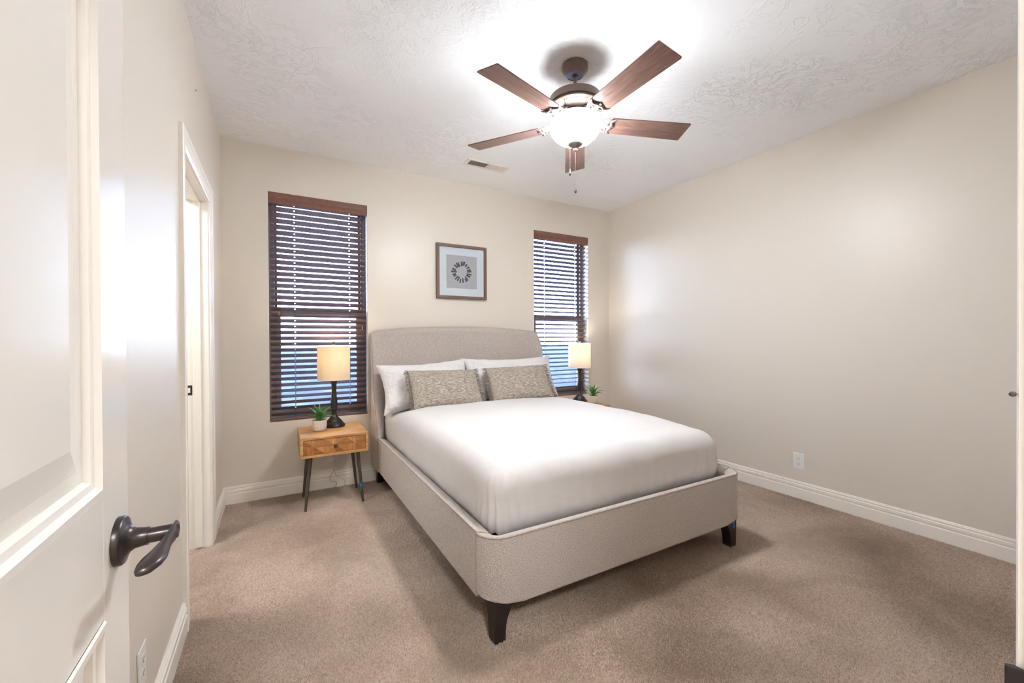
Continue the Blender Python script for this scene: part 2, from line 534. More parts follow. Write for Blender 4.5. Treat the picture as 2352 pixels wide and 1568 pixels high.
struct(obj('ceiling_bathroom', b, M['far_wall']), 'ceiling beyond the left doorway', 'ceiling')
b = MB(); b.box(-1.85, -1.75, 1.5, 3.85, -0.06, 2.5); b.box(-1.75, XL - 0.115, 1.5, 1.6, -0.06, 2.5); b.box(-1.75, XL - 0.115, 3.75, 3.85, -0.06, 2.5)
struct(obj('wall_bathroom', b, M['far_wall']), 'white walls beyond the left doorway', 'wall')

# baseboards: moulded profile (depth from wall, height)
BP = [(0, 0), (.016, 0), (.016, .076), (.0155, .080), (.011, .084), (.011, .088), (.0145, .092), (.015, .101), (.0145, .110), (.009, .114), (.009, .118), (.012, .121), (.012, .125), (.0085, .128), (.0085, .131), (.006, .1345), (0, .1345)]
b = MB(); b.prism(BP, lambda d, z: (XL, YB - d, z), lambda d, z: (XR, YB - d, z))
struct(obj('baseboard_back', b, M['trim_paint']), 'moulded cream baseboard along the back wall', 'baseboard')
b = MB(); b.prism(BP, lambda d, z: (XR - d, YF, z), lambda d, z: (XR - d, YB, z))
struct(obj('baseboard_right', b, M['trim_paint']), 'moulded cream baseboard along the right wall', 'baseboard')
b = MB()
for y0, y1 in ((YF, DY0 - 0.09), (DY1 + 0.09, YB)):
    b.prism(BP, lambda d, z: (XL + d, y0, z), lambda d, z: (XL + d, y1, z))
struct(obj('baseboard_left', b, M['trim_paint']), 'moulded cream baseboard along the left wall', 'baseboard')

# casing profile across its width: (offset across from the opening, thickness)
CP = [(0.004, 0), (0.004, .010), (.012, .0125), (.02, .0105), (.024, .0135), (.062, .0165), (.068, .0135), (.072, .018), (.088, .020), (.092, .016), (.092, 0)]
def casing_x(bm, xface, sgn, y0, y1, z1):
    """three-sided casing on a wall whose face is x = xface, room on sgn side"""
    bm.prism(CP, lambda o, t: (xface + sgn * t, y0 - o, 0), lambda o, t: (xface + sgn * t, y0 - o, z1 + o))
    bm.prism(CP, lambda o, t: (xface + sgn * t, y1 + o, 0), lambda o, t: (xface + sgn * t, y1 + o, z1 + o))
    bm.prism(CP, lambda o, t: (xface + sgn * t, y0 - o, z1 + o), lambda o, t: (xface + sgn * t, y1 + o, z1 + o))
tr = tag(bpy.data.objects.new('trim_1', None), 'cream casing and jamb of the doorway in the left wall', 'door trim', kind='structure'); COL.objects.link(tr)
b = MB(); casing_x(b, XL, 1, DY0, DY1, DZ); obj('casing', b, M['trim_paint'], tr)
b = MB()
b.box(XL - 0.118, XL + 0.001, DY0 - 0.02, DY0, 0, DZ); b.box(XL - 0.118, XL + 0.001, DY1, DY1 + 0.02, 0, DZ)
b.box(XL - 0.118, XL + 0.001, DY0 - 0.02, DY1 + 0.02, DZ, DZ + 0.02)
obj('jamb', b, M['trim_paint'], tr)
b = MB()
sx0, sx1 = XL - 0.072, XL - 0.036
b.box(sx0, sx1, DY0, DY0 + 0.011, 0.012, DZ); b.box(sx0, sx1, DY1 - 0.011, DY1, 0.012, DZ); b.box(sx0, sx1, DY0, DY1, DZ - 0.011, DZ)
obj('door_stop', b, M['trim_paint'], tr, bevel=0.002)
b = MB(); b.box(XL - 0.108, XL - 0.080, DY1 - 0.0015, DY1, 0.91, 0.968)
sp = obj('strike_plate', b, M['oil_bronze'], tr, bevel=0.001); sp['label'] = 'dark bronze strike plate'
b = MB(); b.box(XL - 0.100, XL - 0.089, DY1 - 0.002, DY1 - 0.0012, 0.925, 0.953)
obj('latch_hole', b, M['plastic_white'], sp)

# entrance doorway trim
tr = tag(bpy.data.objects.new('trim_2', None), 'cream jamb and casing of the entrance doorway at the right edge', 'door trim', kind='structure'); COL.objects.link(tr)
b = MB()
for s, xe in ((-1, EX0), (1, EX1)):
    b.prism(CP, lambda o, t: (xe + s * min(o, 0.092 if s > 0 else 0.088), YF + t, 0), lambda o, t: (xe + s * min(o, 0.092 if s > 0 else 0.088), YF + t, DZ + o))
b.prism(CP, lambda o, t: (EX0 - o, YF + t, DZ + o), lambda o, t: (EX1 + o, YF + t, DZ + o))
obj('casing', b, M['trim_paint'], tr)
b = MB()
b.box(EX0 - 0.02, EX0, YF - 0.118, YF + 0.001, 0, DZ); b.box(EX1, EX1 + 0.02, YF - 0.118, YF + 0.001, 0, DZ); b.box(EX0 - 0.02, EX1 + 0.02, YF - 0.118, YF + 0.001, DZ, DZ + 0.02)
obj('jamb', b, M['trim_paint'], tr)
b = MB()   # curved lip strike plate on the right jamb
b.prism([(EX1 - 0.0015, YF - 0.03), (EX1, YF - 0.03), (EX1, YF + 0.004), (EX1 + 0.001, YF + 0.012), (EX1 - 0.003, YF + 0.0165), (EX1 - 0.006, YF + 0.015), (EX1 - 0.0035, YF + 0.008), (EX1 - 0.002, YF)],
        lambda x, y: (x, y, 0.885), lambda x, y: (x, y, 0.948))
sp = obj('strike_plate', b, M['strike_dark'], tr, bevel=0.002); sp['label'] = 'dark bronze strike plate with curved lip'
b = MB(); b.lathe([(0.0, -0.004), (0.0018, -0.0035), (0.0024, 0), (0.0018, 0.0035), (0.0, 0.004)], 12)
sp = obj('bumper_pad', b, M['bumper_grey'], tr, loc=(EX1 + 0.0050, YF + 0.0135, 1.181), rot=(0, R(90), 0), smooth=True)

# ------------------------------------------------------------------ entrance door leaf (open, along the left wall)
DX = -0.196; DYH, DYE = 0.100, 0.835; DT = 0.035
door = tag(bpy.data.objects.new('door_1', None), 'white panelled entrance door standing open at the left edge', 'door', kind='structure'); COL.objects.link(door)
door.location = (DX, DYH, 0)
W = DYE - DYH
b = MB()   # local: x to the room, y along the leaf from the hinge, z up; face at x=0
st = 0.105
def lrect(y0, y1, z0, z1): b.box(-DT, 0, y0, y1, z0, z1)
lrect(0, st, 0.012, 2.035); lrect(W - st, W, 0.012, 2.035)
lrect(st, W - st, 0.012, 0.24); lrect(st, W - st, 0.868, 1.031); lrect(st, W - st, 1.915, 2.035)
obj('leaf_frame', b, M['door_paint'], door, bevel=0.0015)
for z0, z1 in ((0.24, 0.868), (1.031, 1.915)):
    b = MB()
    offs = [(0.0, 0.0), (0.002, 0.003), (0.010, 0.003), (0.014, -0.004), (0.022, -0.005), (0.026, -0.012), (0.042, -0.012), (0.075, -0.0065)]
    rings = []
    for o, d in offs:
        rings.append([(d, st + o, z0 + o), (d, W - st - o, z0 + o), (d, W - st - o, z1 - o), (d, st + o, z1 - o)])
    vs = [p for r_ in rings for p in r_]; fs = []
    for i in range(len(rings) - 1):
        for j in range(4):
            fs.append((i * 4 + j, i * 4 + (j + 1) % 4, (i + 1) * 4 + (j + 1) % 4, (i + 1) * 4 + j))
    k = (len(rings) - 1) * 4; fs.append((k, k + 1, k + 2, k + 3))
    b.add(vs, fs); b.box(-DT + 0.004, -0.0125, st - 0.002, W - st + 0.002, z0 - 0.002, z1 + 0.002)
    obj('door_panel', b, M['door_paint'], door)
# lever handle
ly, lz = 0.785 - DYH, 0.948
hd = MB(); hd.lathe([(0.0, 0.0), (0.0335, 0.0), (0.0335, 0.006), (0.0318, 0.0085), (0.0305, 0.009), (0.0235, 0.011), (0.0175, 0.0145), (0.0140, 0.020), (0.0125, 0.030), (0.0125, 0.034)], 40)
rose = obj('lever_rose', hd, M['oil_bronze'], door, loc=(0, ly, lz), rot=(0, R(90), 0), smooth=True)
rose['label'] = 'dark bronze round door rose'
b = MB()
b.lathe([(0.0105, 0.0), (0.0105, 0.034), (0.0095, 0.036), (0.0, 0.036)], 24)
sh = obj('lever_shank', b, M['oil_bronze'], door, loc=(0.032, ly, lz), rot=(0, R(90), 0), smooth=True)
P = []; hw = [(0.004, 0.0125, 0.0045), (-0.012, 0.0125, 0.0045), (-0.025, 0.011, 0.005), (-0.045, 0.0085, 0.007), (-0.065, 0.0075, 0.0105), (-0.080, 0.0075, 0.0135), (-0.095, 0.007, 0.0135), (-0.106, 0.006, 0.010), (-0.111, 0.003, 0.005)]
for i, (dy, h, tk) in enumerate(hw):
    cx = 0.064 - 0.016 * (i / 8) ** 1.5; row = []
    zc = lz - 0.006 * (i / 8) ** 2
    for q in range(14):
        a = 2 * PI * q / 14
        row.append((cx + tk * math.cos(a), ly + dy + (0.006 if i == 0 else 0), zc + h * math.sin(a)))
    P.append(row)
b = MB(); b.grid(P, closed_v=True); b.f.append(tuple(range(14))); b.mi.append(0); b.f.append(tuple(8 * 14 + q for q in range(14))); b.mi.append(0)
lv = obj('lever_handle', b, M['oil_bronze'], door, smooth=True, angle=60)
lv['label'] = 'dark bronze lever with flared tip'

# ------------------------------------------------------------------ windows and blinds
def window(n, w, label):
    x0, x1, z0, z1 = w
    t = tag(bpy.data.objects.new('window_%d' % n, None), label, 'window', kind='structure'); COL.objects.link(t)
    ya, yb = YB + 0.095, YB + WT + 0.01
    fw = 0.04
    b = MB()
    b.box(x0, x0 + fw, ya, yb, z0, z1); b.box(x1 - fw, x1, ya, yb, z0, z1); b.box(x0 + fw, x1 - fw, ya, yb, z0, z0 + fw); b.box(x0 + fw, x1 - fw, ya, yb, z1 - fw, z1)
    obj('window_frame', b, M['vinyl_frame'], t, bevel=0.003)
    zm = 1.475
    b = MB()      # lower sash
    s0, s1 = x0 + fw, x1 - fw; sw = 0.042
    b.box(s0, s0 + sw, ya - 0.004, ya + 0.03, z0 + fw, zm); b.box(s1 - sw, s1, ya - 0.004, ya + 0.03, z0 + fw, zm)
    b.box(s0 + sw, s1 - sw, ya - 0.004, ya + 0.03, z0 + fw, z0 + fw + 0.05); b.box(s0 + sw, s1 - sw, ya - 0.006, ya + 0.03, zm - 0.045, zm)
    obj('lower_sash', b, M['vinyl_frame'], t, bevel=0.003)
    b = MB(); b.box(s0, s1, ya + 0.032, ya + 0.055, zm - 0.04, zm); b.box(s0, s0 + 0.018, ya + 0.032, ya + 0.055, zm, z1 - fw); b.box(s1 - 0.018, s1, ya + 0.032, ya + 0.055, zm, z1 - fw)
    obj('upper_sash', b, M['sash_dark'], t, bevel=0.003)
    b = MB(); b.box(s0 + sw, s1 - sw, ya + 0.012, ya + 0.016, z0 + fw + 0.05, zm - 0.045); g1 = obj('window_pane', b, M['window_glass'], t)
    b = MB(); b.box(s0 + 0.018, s1 - 0.018, ya + 0.042, ya + 0.046, zm, z1 - fw); obj('window_pane', b, M['window_glass'], t)
    b = MB(); cxm = (x0 + x1) / 2
    b.box(cxm - 0.03, cxm + 0.03, ya - 0.004, ya + 0.028, zm, zm + 0.008); b.lathe([(0.0, 0.008), (0.013, 0.008), (0.013, 0.016), (0.0, 0.018)], 16, (cxm, ya + 0.01, zm)); b.tube([(cxm, ya + 0.01, zm + 0.013), (cxm + 0.03, ya - 0.006, zm + 0.015)], 0.005)
    obj('sash_lock', b, M['sash_dark'], t)
window(1, WIN[0], 'tall narrow window behind the lit bedside lamp on the left of the bed')
window(2, WIN[1], 'tall narrow window near the right corner of the back wall')

def blind(w, tilt, label, cords):
    x0, x1, z0, z1 = w
    t = thing('window_blind', label, 'blind', ((x0 + x1) / 2, YB + 0.03, z0), group='wooden venetian blinds')
    hw = (x1 - x0) / 2 - 0.004
    zt = z1 - z0
    yc = 0.006     # slat centre line, local y
    b = MB()       # valance with a moulded face
    prof = [(-0.035, 0), (-0.035, -0.016), (-0.0365, -0.019), (-0.0365, -0.046), (-0.033, -0.05), (-0.033, -0.056), (-0.0355, -0.06), (-0.031, -0.066), (-0.031, -0.072), (-0.026, -0.084), (-0.020, -0.087), (-0.020, 0)]
    b.prism(prof, lambda y, z: (-hw, y, zt - 0.002 + z), lambda y, z: (hw, y, zt - 0.002 + z))
    v = obj('valance', b, M['valance_wood'], t); v['label'] = 'reddish brown wooden valance'
    b = MB(); b.box(-hw + 0.006, hw - 0.006, -0.018, 0.032, zt - 0.052, zt - 0.004)
    obj('headrail', b, M['slat_wood'], t)
    for cx in cords:
        b = MB(); b.box(cx - 0.006, cx + 0.006, -0.0395, -0.018, zt - 0.004, zt - 0.0005); obj('valance_clip', b, M['plastic_white'], t)
        b = MB(); b.box(cx - 0.006, cx + 0.006, -0.028, -0.019, zt - 0.096, zt - 0.088); obj('cord_guide', b, M['plastic_white'], t)
    # slats
    b = MB(); n = 37; zb = 0.052; ztop = zt - 0.075
    ch = 0.0245; thk = 0.0028
    for i in range(n):
        z = zb + (ztop - zb) * i / (n - 1)
        rows_t = []; rows_b = []
        jit = R(random.uniform(-1.2, 1.2))
        for k in range(7):
            u = -1 + 2 * k / 6
            yy = u * ch * math.cos(tilt + jit); zz = -u * ch * math.sin(tilt + jit) + 0.0022 * (1 - u * u)
            rows_t.append((yc + yy, z + zz + thk / 2)); rows_b.append((yc + yy, z + zz - thk / 2))
        def seg(xa, xb, k0, k1):
            poly = rows_t[k0:k1] + rows_b[k0:k1][::-1]
            b.prism(poly, lambda y, zz: (xa, y, zz), lambda y, zz: (xb, y, zz))
        xe = [-hw + 0.007]
        for cx in cords: xe += [cx - 0.003, cx + 0.0075]
        xe.append(hw - 0.007)
        for q in range(0, len(xe) - 1):
            if q % 2 == 0: seg(xe[q], xe[q + 1], 0, 7)
            else: seg(xe[q], xe[q + 1], 0, 3); seg(xe[q], xe[q + 1], 4, 7)      # cord slot
    obj('slat_stack', b, M['slat_wood'], t, smooth=True, angle=30)
    b = MB(); b.box(-hw + 0.007, hw - 0.007, yc - 0.024, yc + 0.024, 0.004, 0.022)
    obj('bottom_rail', b, M['slat_wood'], t, bevel=0.004)
    for cx in cords:
        b = MB()
        for dy in (-0.0255, 0.0255):
            b.tube([(cx, yc + dy, 0.018), (cx, yc + dy, zt - 0.06)], 0.0008, 5)
        b.tube([(cx + 0.006, yc - 0.002, 0.018), (cx + 0.006, yc - 0.002, zt - 0.06)], 0.0011, 5)
        b.tube([(cx - 0.004, yc - 0.025, 0.02), (cx - 0.006, yc - 0.027, -0.001), (cx + 0.004, yc - 0.027, 0.0), (cx + 0.003, yc - 0.025, 0.02)], 0.0009, 5)
        obj('ladder_cord', b, M['cord_brown'], t)
    return t, hw, zt

def tassels(t, hw, zt, spots):
    for cx, z in spots:
        b = MB(); b.tube([(cx, -0.026, zt - 0.09), (cx + 0.002, -0.027, (z + zt) / 2), (cx, -0.026, z + 0.028)], 0.0009, 5)
        pc = obj('pull_cord', b, M['cord_brown'], t)
        b = MB(); b.lathe([(0.002, 0.03), (0.004, 0.028), (0.0045, 0.018), (0.0065, 0.004), (0.0055, 0.0), (0.0, -0.001)], 12, (cx, -0.026, z))
        ta = obj('tassel', b, M['tassel_wood'], pc, smooth=True); ta['label'] = 'small wooden cord tassel'
t, hw, zt = blind(WIN[0], R(34), 'dark brown wooden blind in the window behind the left bedside lamp', (-0.19, 0.225))
tassels(t, hw, zt, ((-0.30, 0.835), (-0.292, 0.58), (0.325, 0.725)))
t, hw, zt = blind(WIN[1], R(18), 'dark brown wooden blind in the window near the right corner of the room', (-0.215, 0.205))
tassels(t, hw, zt, ((-0.29, 0.80), (0.32, 0.72)))

# yard outside
b = MB(); b.box(-40, 60, YB + WT + 0.02, 90, -0.5, -0.35)
struct(obj('ground_outside', b, M['yard_gravel']), 'gravel yard seen between the blind slats', 'ground')

# ------------------------------------------------------------------ ceiling fan
FX, FY = 1.449, 1.828
fan = thing('ceiling_fan', 'bronze five-blade ceiling fan with lit glass bowl hanging over the bed', 'ceiling fan', (FX, FY, H))
b = MB(); b.lathe([(0.066, 0.0), (0.071, -0.004), (0.072, -0.026), (0.068, -0.035), (0.058, -0.045), (0.048, -0.054), (0.046, -0.060), (0.044, -0.060), (0.044, -0.055), (0.0, -0.055)], 48)
for a in (200, 290, 20):
    b.lathe([(0.0, 0.0), (0.004, 0.0), (0.004, 0.0025), (0.0, 0.004)], 10, (0.0715 * math.cos(R(a)), 0.0715 * math.sin(R(a)), -0.012))
obj('canopy', b, M['fan_bronze'], fan, smooth=True)
b = MB(); b.lathe([(0.018, -0.0555), (0.0435, -0.0555), (0.0435, -0.058), (0.018, -0.058)], 40, cap0=False, cap1=False)
co = obj('canopy_ring', b, M['steel_blue'], fan, smooth=True); co['label'] = 'pale blue ring at the bottom of the canopy'
b = MB(); b.lathe([(0.0, -0.05), (0.0095, -0.05), (0.0095, -0.150), (0.017, -0.153), (0.017, -0.190), (0.0, -0.190)], 20)
obj('downrod', b, M['fan_bronze'], fan, smooth=True)
b = MB(); b.lathe([(0.0, -0.165), (0.03, -0.165), (0.036, -0.174), (0.08, -0.176), (0.12, -0.179), (0.138, -0.183), (0.1425, -0.189), (0.1425, -0.224), (0.1375, -0.227), (0.1375, -0.231), (0.143, -0.235), (0.1425, -0.240), (0.135, -0.246), (0.098, -0.262), (0.07, -0.266), (0.0, -0.266)], 64)
hous = obj('motor_housing', b, M['fan_bronze'], fan, smooth=True)
b = MB(); G = []
for i in range(360):    # radial cooling ribs on the tapered underside
    a = 2 * PI * i / 360 + R(52 + 3); ph = i % 72; rib = 1.0 if (i % 6 < 3 and 5 < ph < 67) else 0.0
    row = []
    for q, (r_, z_) in enumerate(((0.132, -0.2475), (0.129, -0.2495), (0.104, -0.2605), (0.101, -0.2615))):
        zz = z_ - (0.0025 * rib if q in (1, 2) else 0.0)
        row.append((r_ * math.cos(a), r_ * math.sin(a), zz))
    G.append(row)
b.grid(G, closed_u=True)
obj('vent_ring', b, M['iron_bronze'], hous)
b = MB(); b.lathe([(0.0, -0.264), (0.072, -0.264), (0.075, -0.268), (0.075, -0.277), (0.055, -0.281), (0.048, -0.284), (0.048, -0.290), (0.085, -0.292), (0.112, -0.294), (0.112, -0.298), (0.0, -0.298)], 48)
obj('light_fitter', b, M['iron_bronze'], fan, smooth=True)
b = MB()
outer = [(0.114, -0.296), (0.126, -0.302), (0.1365, -0.314), (0.1415, -0.330), (0.1405, -0.347), (0.133, -0.370), (0.118, -0.393), (0.093, -0.415), (0.062, -0.430), (0.030, -0.437), (0.0, -0.439)]
b.lathe(outer, 56, cap0=False)
obj('glass_bowl', b, M['lit_bowl_glass'], fan, smooth=True, angle=80)
b = MB(); b.lathe([(0.040, -0.4345), (0.041, -0.437), (0.036, -0.443), (0.020, -0.450), (0.009, -0.454), (0.006, -0.458), (0.010, -0.462), (0.0115, -0.468), (0.008, -0.475), (0.0, -0.477)], 32)
obj('finial', b, M['iron_bronze'], fan, smooth=True)
for (cx, cy, z0, z1) in ((-0.026, 0.015, -0.440, -0.575), (0.0, 0.0, -0.475, -0.672)):
    b = MB(); k = int((z0 - z1) / 0.0045)
    for i in range(k):
        z = z0 + (z1 - z0) * i / k
        b.lathe([(0.0, -0.0016), (0.0014, -0.0008), (0.0014, 0.0008), (0.0, 0.0016)], 6, (cx, cy, z))
    b.tube([(cx, cy, z0 + 0.01), (cx, cy, z1)], 0.0005, 4)
    pc = obj('pull_chain', b, M['iron_bronze'], fan, smooth=True)
    b = MB(); b.lathe([(0.0015, 0.004), (0.003, 0.0), (0.0035, -0.006), (0.006, -0.018), (0.007, -0.026), (0.005, -0.032), (0.0, -0.034)], 14, (cx, cy, z1))
    obj('pull_knob', b, M['plastic_dark'], pc, smooth=True)
# blade (local x outwards, z up; root of the blade frame at the hub axis)
BR0, BR1, BW0, BW1 = 0.185, 0.658, 0.058, 0.069
bb = MB()
outl = []
for (x, w) in ((BR0 + 0.012, -BW0), (BR1 - 0.006, -BW1)): outl.append((x, w))
outl += [(BR1 - 0.0015, -BW1 + 0.0015), (BR1, -BW1 + 0.006), (BR1, BW1 - 0.006), (BR1 - 0.0015, BW1 - 0.0015), (BR1 - 0.006, BW1), (BR0 + 0.012, BW0), (BR0, BW0 - 0.014), (BR0 - 0.004, 0), (BR0, -BW0 + 0.014)]
bb.prism(outl, lambda x, y: (x, y, -0.003), lambda x, y: (x, y, 0.003))
# blade iron: arm from the hub, two scrolls and a crescent under the blade root
ib = MB()
ib.tube([(0.070, 0, 0.052), (0.10, 0, 0.042), (0.13, 0, 0.018), (0.155, 0, -0.004), (0.19, 0, -0.0065), (0.222, 0, -0.006)], [0.016, 0.015, 0.014, 0.012, 0.010, 0.006], 12, flat=(1.25, 0.45))
for s in (1, -1):
    ib.tube([(0.135, 0.004 * s, 0.010), (0.15, 0.022 * s, 0.0), (0.165, 0.040 * s, -0.005), (0.185, 0.050 * s, -0.006), (0.205, 0.052 * s, -0.0055)], [0.009, 0.009, 0.008, 0.008, 0.005], 10, flat=(1, 0.6))
    ib.tube([(0.165, 0.006 * s, -0.003), (0.178, 0.018 * s, -0.006), (0.186, 0.034 * s, -0.006), (0.180, 0.046 * s, -0.006)], [0.006, 0.006, 0.006, 0.005], 8, flat=(1, 0.6))
    ib.tube([(0.203, 0.0, -0.006), (0.206, 0.014 * s, -0.0065), (0.199, 0.028 * s, -0.007), (0.198, 0.042 * s, -0.007), (0.209, 0.055 * s, -0.0065), (0.222, 0.060 * s, -0.0055)], [0.009, 0.0085, 0.008, 0.008, 0.007, 0.003], 10, flat=(1, 0.55))
for (x, y) in ((0.20, 0), (0.196, 0.035), (0.196, -0.035)):
    ib.lathe([(0.0, -0.0125), (0.004, -0.0115), (0.005, -0.009), (0.0, -0.009)], 12, (x, y, 0))
blade0 = None
for k, ang in enumerate((52, 124, -164, -92, -20)):
    pitch = R(-11.1)
    rz = Matrix.Rotation(R(ang), 4, 'Z') @ Matrix.Rotation(pitch, 4, 'X')
    if blade0 is None:
        bl = blade0 = obj('fan_blade', bb, M['blade_wood'], fan); ir = iron0 = obj('blade_iron', ib, M['iron_bronze'], bl, smooth=True, angle=60)
    else:
        bl = blade0.copy(); COL.objects.link(bl); bl.parent = fan
        ir = iron0.copy(); COL.objects.link(ir); ir.parent = bl
    bl.matrix_basis = Matrix.Translation((0, 0, 2.422 - H)) @ rz
    ir.matrix_basis = Matrix.Rotation(-pitch * 0.3, 4, 'X')

# ------------------------------------------------------------------ ceiling air vent
v = thing('ceiling_vent', 'white ceiling air register with slanted louvres near the back wall', 'vent', (1.612, 3.262, H))
hx, hy = 0.2, 0.067
b = MB()
for (x0, x1, y0, y1) in ((-hx, hx, -hy, -hy + 0.022), (-hx, hx, hy - 0.022, hy), (-hx, -hx + 0.03, -hy + 0.022, hy - 0.022), (hx - 0.03, hx, -hy + 0.022, hy - 0.022)):
    b.box(x0, x1, y0, y1, -0.006, 0)
b.box(-0.004, 0.004, -hy + 0.02, hy - 0.02, -0.006, 0)
obj('vent_frame', b, M['vent_white'], v, bevel=0.002)
b = MB(); b.box(-hx + 0.02, hx - 0.02, -hy + 0.015, hy - 0.015, -0.0006, -0.0001)
obj('vent_duct', b, M['vent_dark'], v)
b = MB(); n = 34
for i in range(n):
    x = -hx + 0.036 + (2 * hx - 0.072) * i / (n - 1)
    if abs(x) < 0.008: continue
    s = 1 if x < 0 else -1
    b.add([(x - 0.003 * s, -hy + 0.02, -0.0055), (x - 0.002 * s, -hy + 0.02, -0.006), (x + 0.0035 * s, -hy + 0.02, -0.001), (x + 0.0025 * s, -hy + 0.02, -0.0008),
           (x - 0.003 * s, hy - 0.02, -0.0055), (x - 0.002 * s, hy - 0.02, -0.006), (x + 0.0035 * s, hy - 0.02, -0.001), (x + 0.0025 * s, hy - 0.02, -0.0008)],
          [(0, 1, 2, 3), (4, 7, 6, 5), (0, 4, 5, 1), (1, 5, 6, 2), (2, 6, 7, 3), (3, 7, 4, 0)])
obj('louvre_row', b, M['vent_white'], v)

# ------------------------------------------------------------------ wall outlets
def outlet(label, loc, rz):
    t = thing('wall_outlet', label, 'outlet', loc, rz, group='duplex wall outlets')
    b = MB(); b.box(-0.038, 0.038, -0.005, 0.0, -0.06, 0.06)
    obj('cover_plate', b, M['plastic_white'], t, bevel=0.003)
    for s in (1, -1):
        b = MB(); pol = []
        for i in range(28):
            a = 2 * PI * i / 28; x = 0.0172 * math.cos(a); z = 0.0172 * math.sin(a)
            pol.append((x, max(-0.0142, min(0.0142, z)) + 0.0195 * s))
        b.prism(pol, lambda x, z: (x, -0.0065, z), lambda x, z: (x, -0.004, z))
        rc = obj('receptacle', b, M['plastic_white'], t)
        b = MB()
        b.box(-0.0075, -0.0055, -0.0069, -0.0064, 0.0195 * s - 0.001, 0.0195 * s + 0.0085); b.box(0.0055, 0.0075, -0.0069, -0.0064, 0.0195 * s, 0.0195 * s + 0.0075)
        b.lathe([(0.0, 0.0), (0.0026, 0.0), (0.0026, 0.0004), (0.0, 0.0004)], 10, (0, 0, 0))
        nv = 10 * 4
        for i in range(len(b.v) - nv, len(b.v)):
            x, y, z = b.v[i]; b.v[i] = (x, -0.0065 - z, 0.0195 * s - 0.0065 + y)
        obj('outlet_slot', b, M['plastic_dark'], rc)
    b = MB(); b.lathe([(0.0, 0.0), (0.003, 0.0), (0.0025, 0.0012), (0.0, 0.0015)], 10)
    obj('cover_screw', b, M['plastic_white'], t, loc=(0, -0.0048, 0), rot=(R(90), 0, 0))
    return t
outlet('white outlet on the right wall above the baseboard', (XR, 1.672, 0.288), R(-90))
outlet('white outlet on the left wall beside the open door', (XL, 1.573, 0.287), R(90))
ot = outlet('outlet with a plug in it on the back wall under the left nightstand', (0.412, YB, 0.276), 0)

# thin clear lamp cord
cd = thing('lamp_cord', 'thin clear lamp cord hanging from the outlet under the left nightstand', 'cord', (0.412, YB - 0.03, 0.276))
b = MB(); b.box(-0.011, 0.011, -0.014, 0.024, -0.034, -0.006)
obj('plug', b, M['cord_white'], cd, bevel=0.004)
pts = [(0, -0.012, -0.03), (0.004, -0.02, -0.07), (-0.006, -0.03, -0.12), (-0.03, -0.03, -0.165), (-0.028, -0.03, -0.20), (0.01, -0.035, -0.212), (0.012, -0.05, -0.235), (-0.03, -0.09, -0.262), (-0.062, -0.13, -0.262), (-0.02, -0.12, -0.262), (0.05, -0.07, -0.258), (0.08, -0.055, -0.235), (0.07, -0.045, -0.20), (0.045, -0.04, -0.185), (0.01, -0.04, -0.15), (0.0, -0.03, -0.11), (0.004, -0.02, -0.05), (0.003, -0.012, -0.03)]
sm = []
for i in range(len(pts) - 1):
    p0, p1, p2, p3 = [Vector(pts[max(0, min(len(pts) - 1, i + k))]) for k in (-1, 0, 1, 2)]
    for q in range(6):
        u = q / 6
        sm.append(0.5 * ((2 * p1) + (p2 - p0) * u + (2 * p0 - 5 * p1 + 4 * p2 - p3) * u * u + (3 * p1 - p0 - 3 * p2 + p3) * u ** 3))
b = MB(); b.tube(sm, 0.0023, 8)
obj('cable', b, M['clear_cord'], cd, smooth=True, angle=80)

# ------------------------------------------------------------------ small staple on the left wall
b = MB(); b.box(0, 0.002, -0.006, 0.006, -0.0012, 0.0012); b.box(0, 0.0045, 0.006, 0.008, -0.0012, 0.0012)
tag(obj('wall_staple', b, M['staple_metal'], loc=(XL, 2.652, 2.51)), 'tiny dark staple high on the left wall above the doorway', 'staple')

# ------------------------------------------------------------------ framed picture
pc = thing('framed_picture', 'square framed print of a ring of grey sticks above the headboard', 'picture', (1.569, YB, 1.875), 0)
hp = 0.258
b = MB(); fwid = 0.026
for (x0, x1, z0, z1) in ((-hp, hp, hp - fwid, hp), (-hp, hp, -hp, -hp + fwid), (-hp, -hp + fwid, -hp + fwid, hp - fwid), (hp - fwid, hp, -hp + fwid, hp - fwid)):
    b.box(x0, x1, -0.034, -0.002, z0, z1)
obj('picture_frame', b, M['picture_wood'], pc, bevel=0.0015)
b = MB()
i0, i1 = 0.158, hp - fwid + 0.004
for (x0, x1, z0, z1) in ((-i1, i1, i0, i1), (-i1, i1, -i1, -i0), (-i1, -i0, -i0, i0), (i0, i1, -i0, i0)):
    b.box(x0, x1, -0.016, -0.012, z0, z1)
obj('mat_board', b, M['mat_board'], pc)
b = MB(); b.box(-i1, i1, -0.0115, -0.004, -i1, i1)
obj('print', b, M['linen_print'], pc)
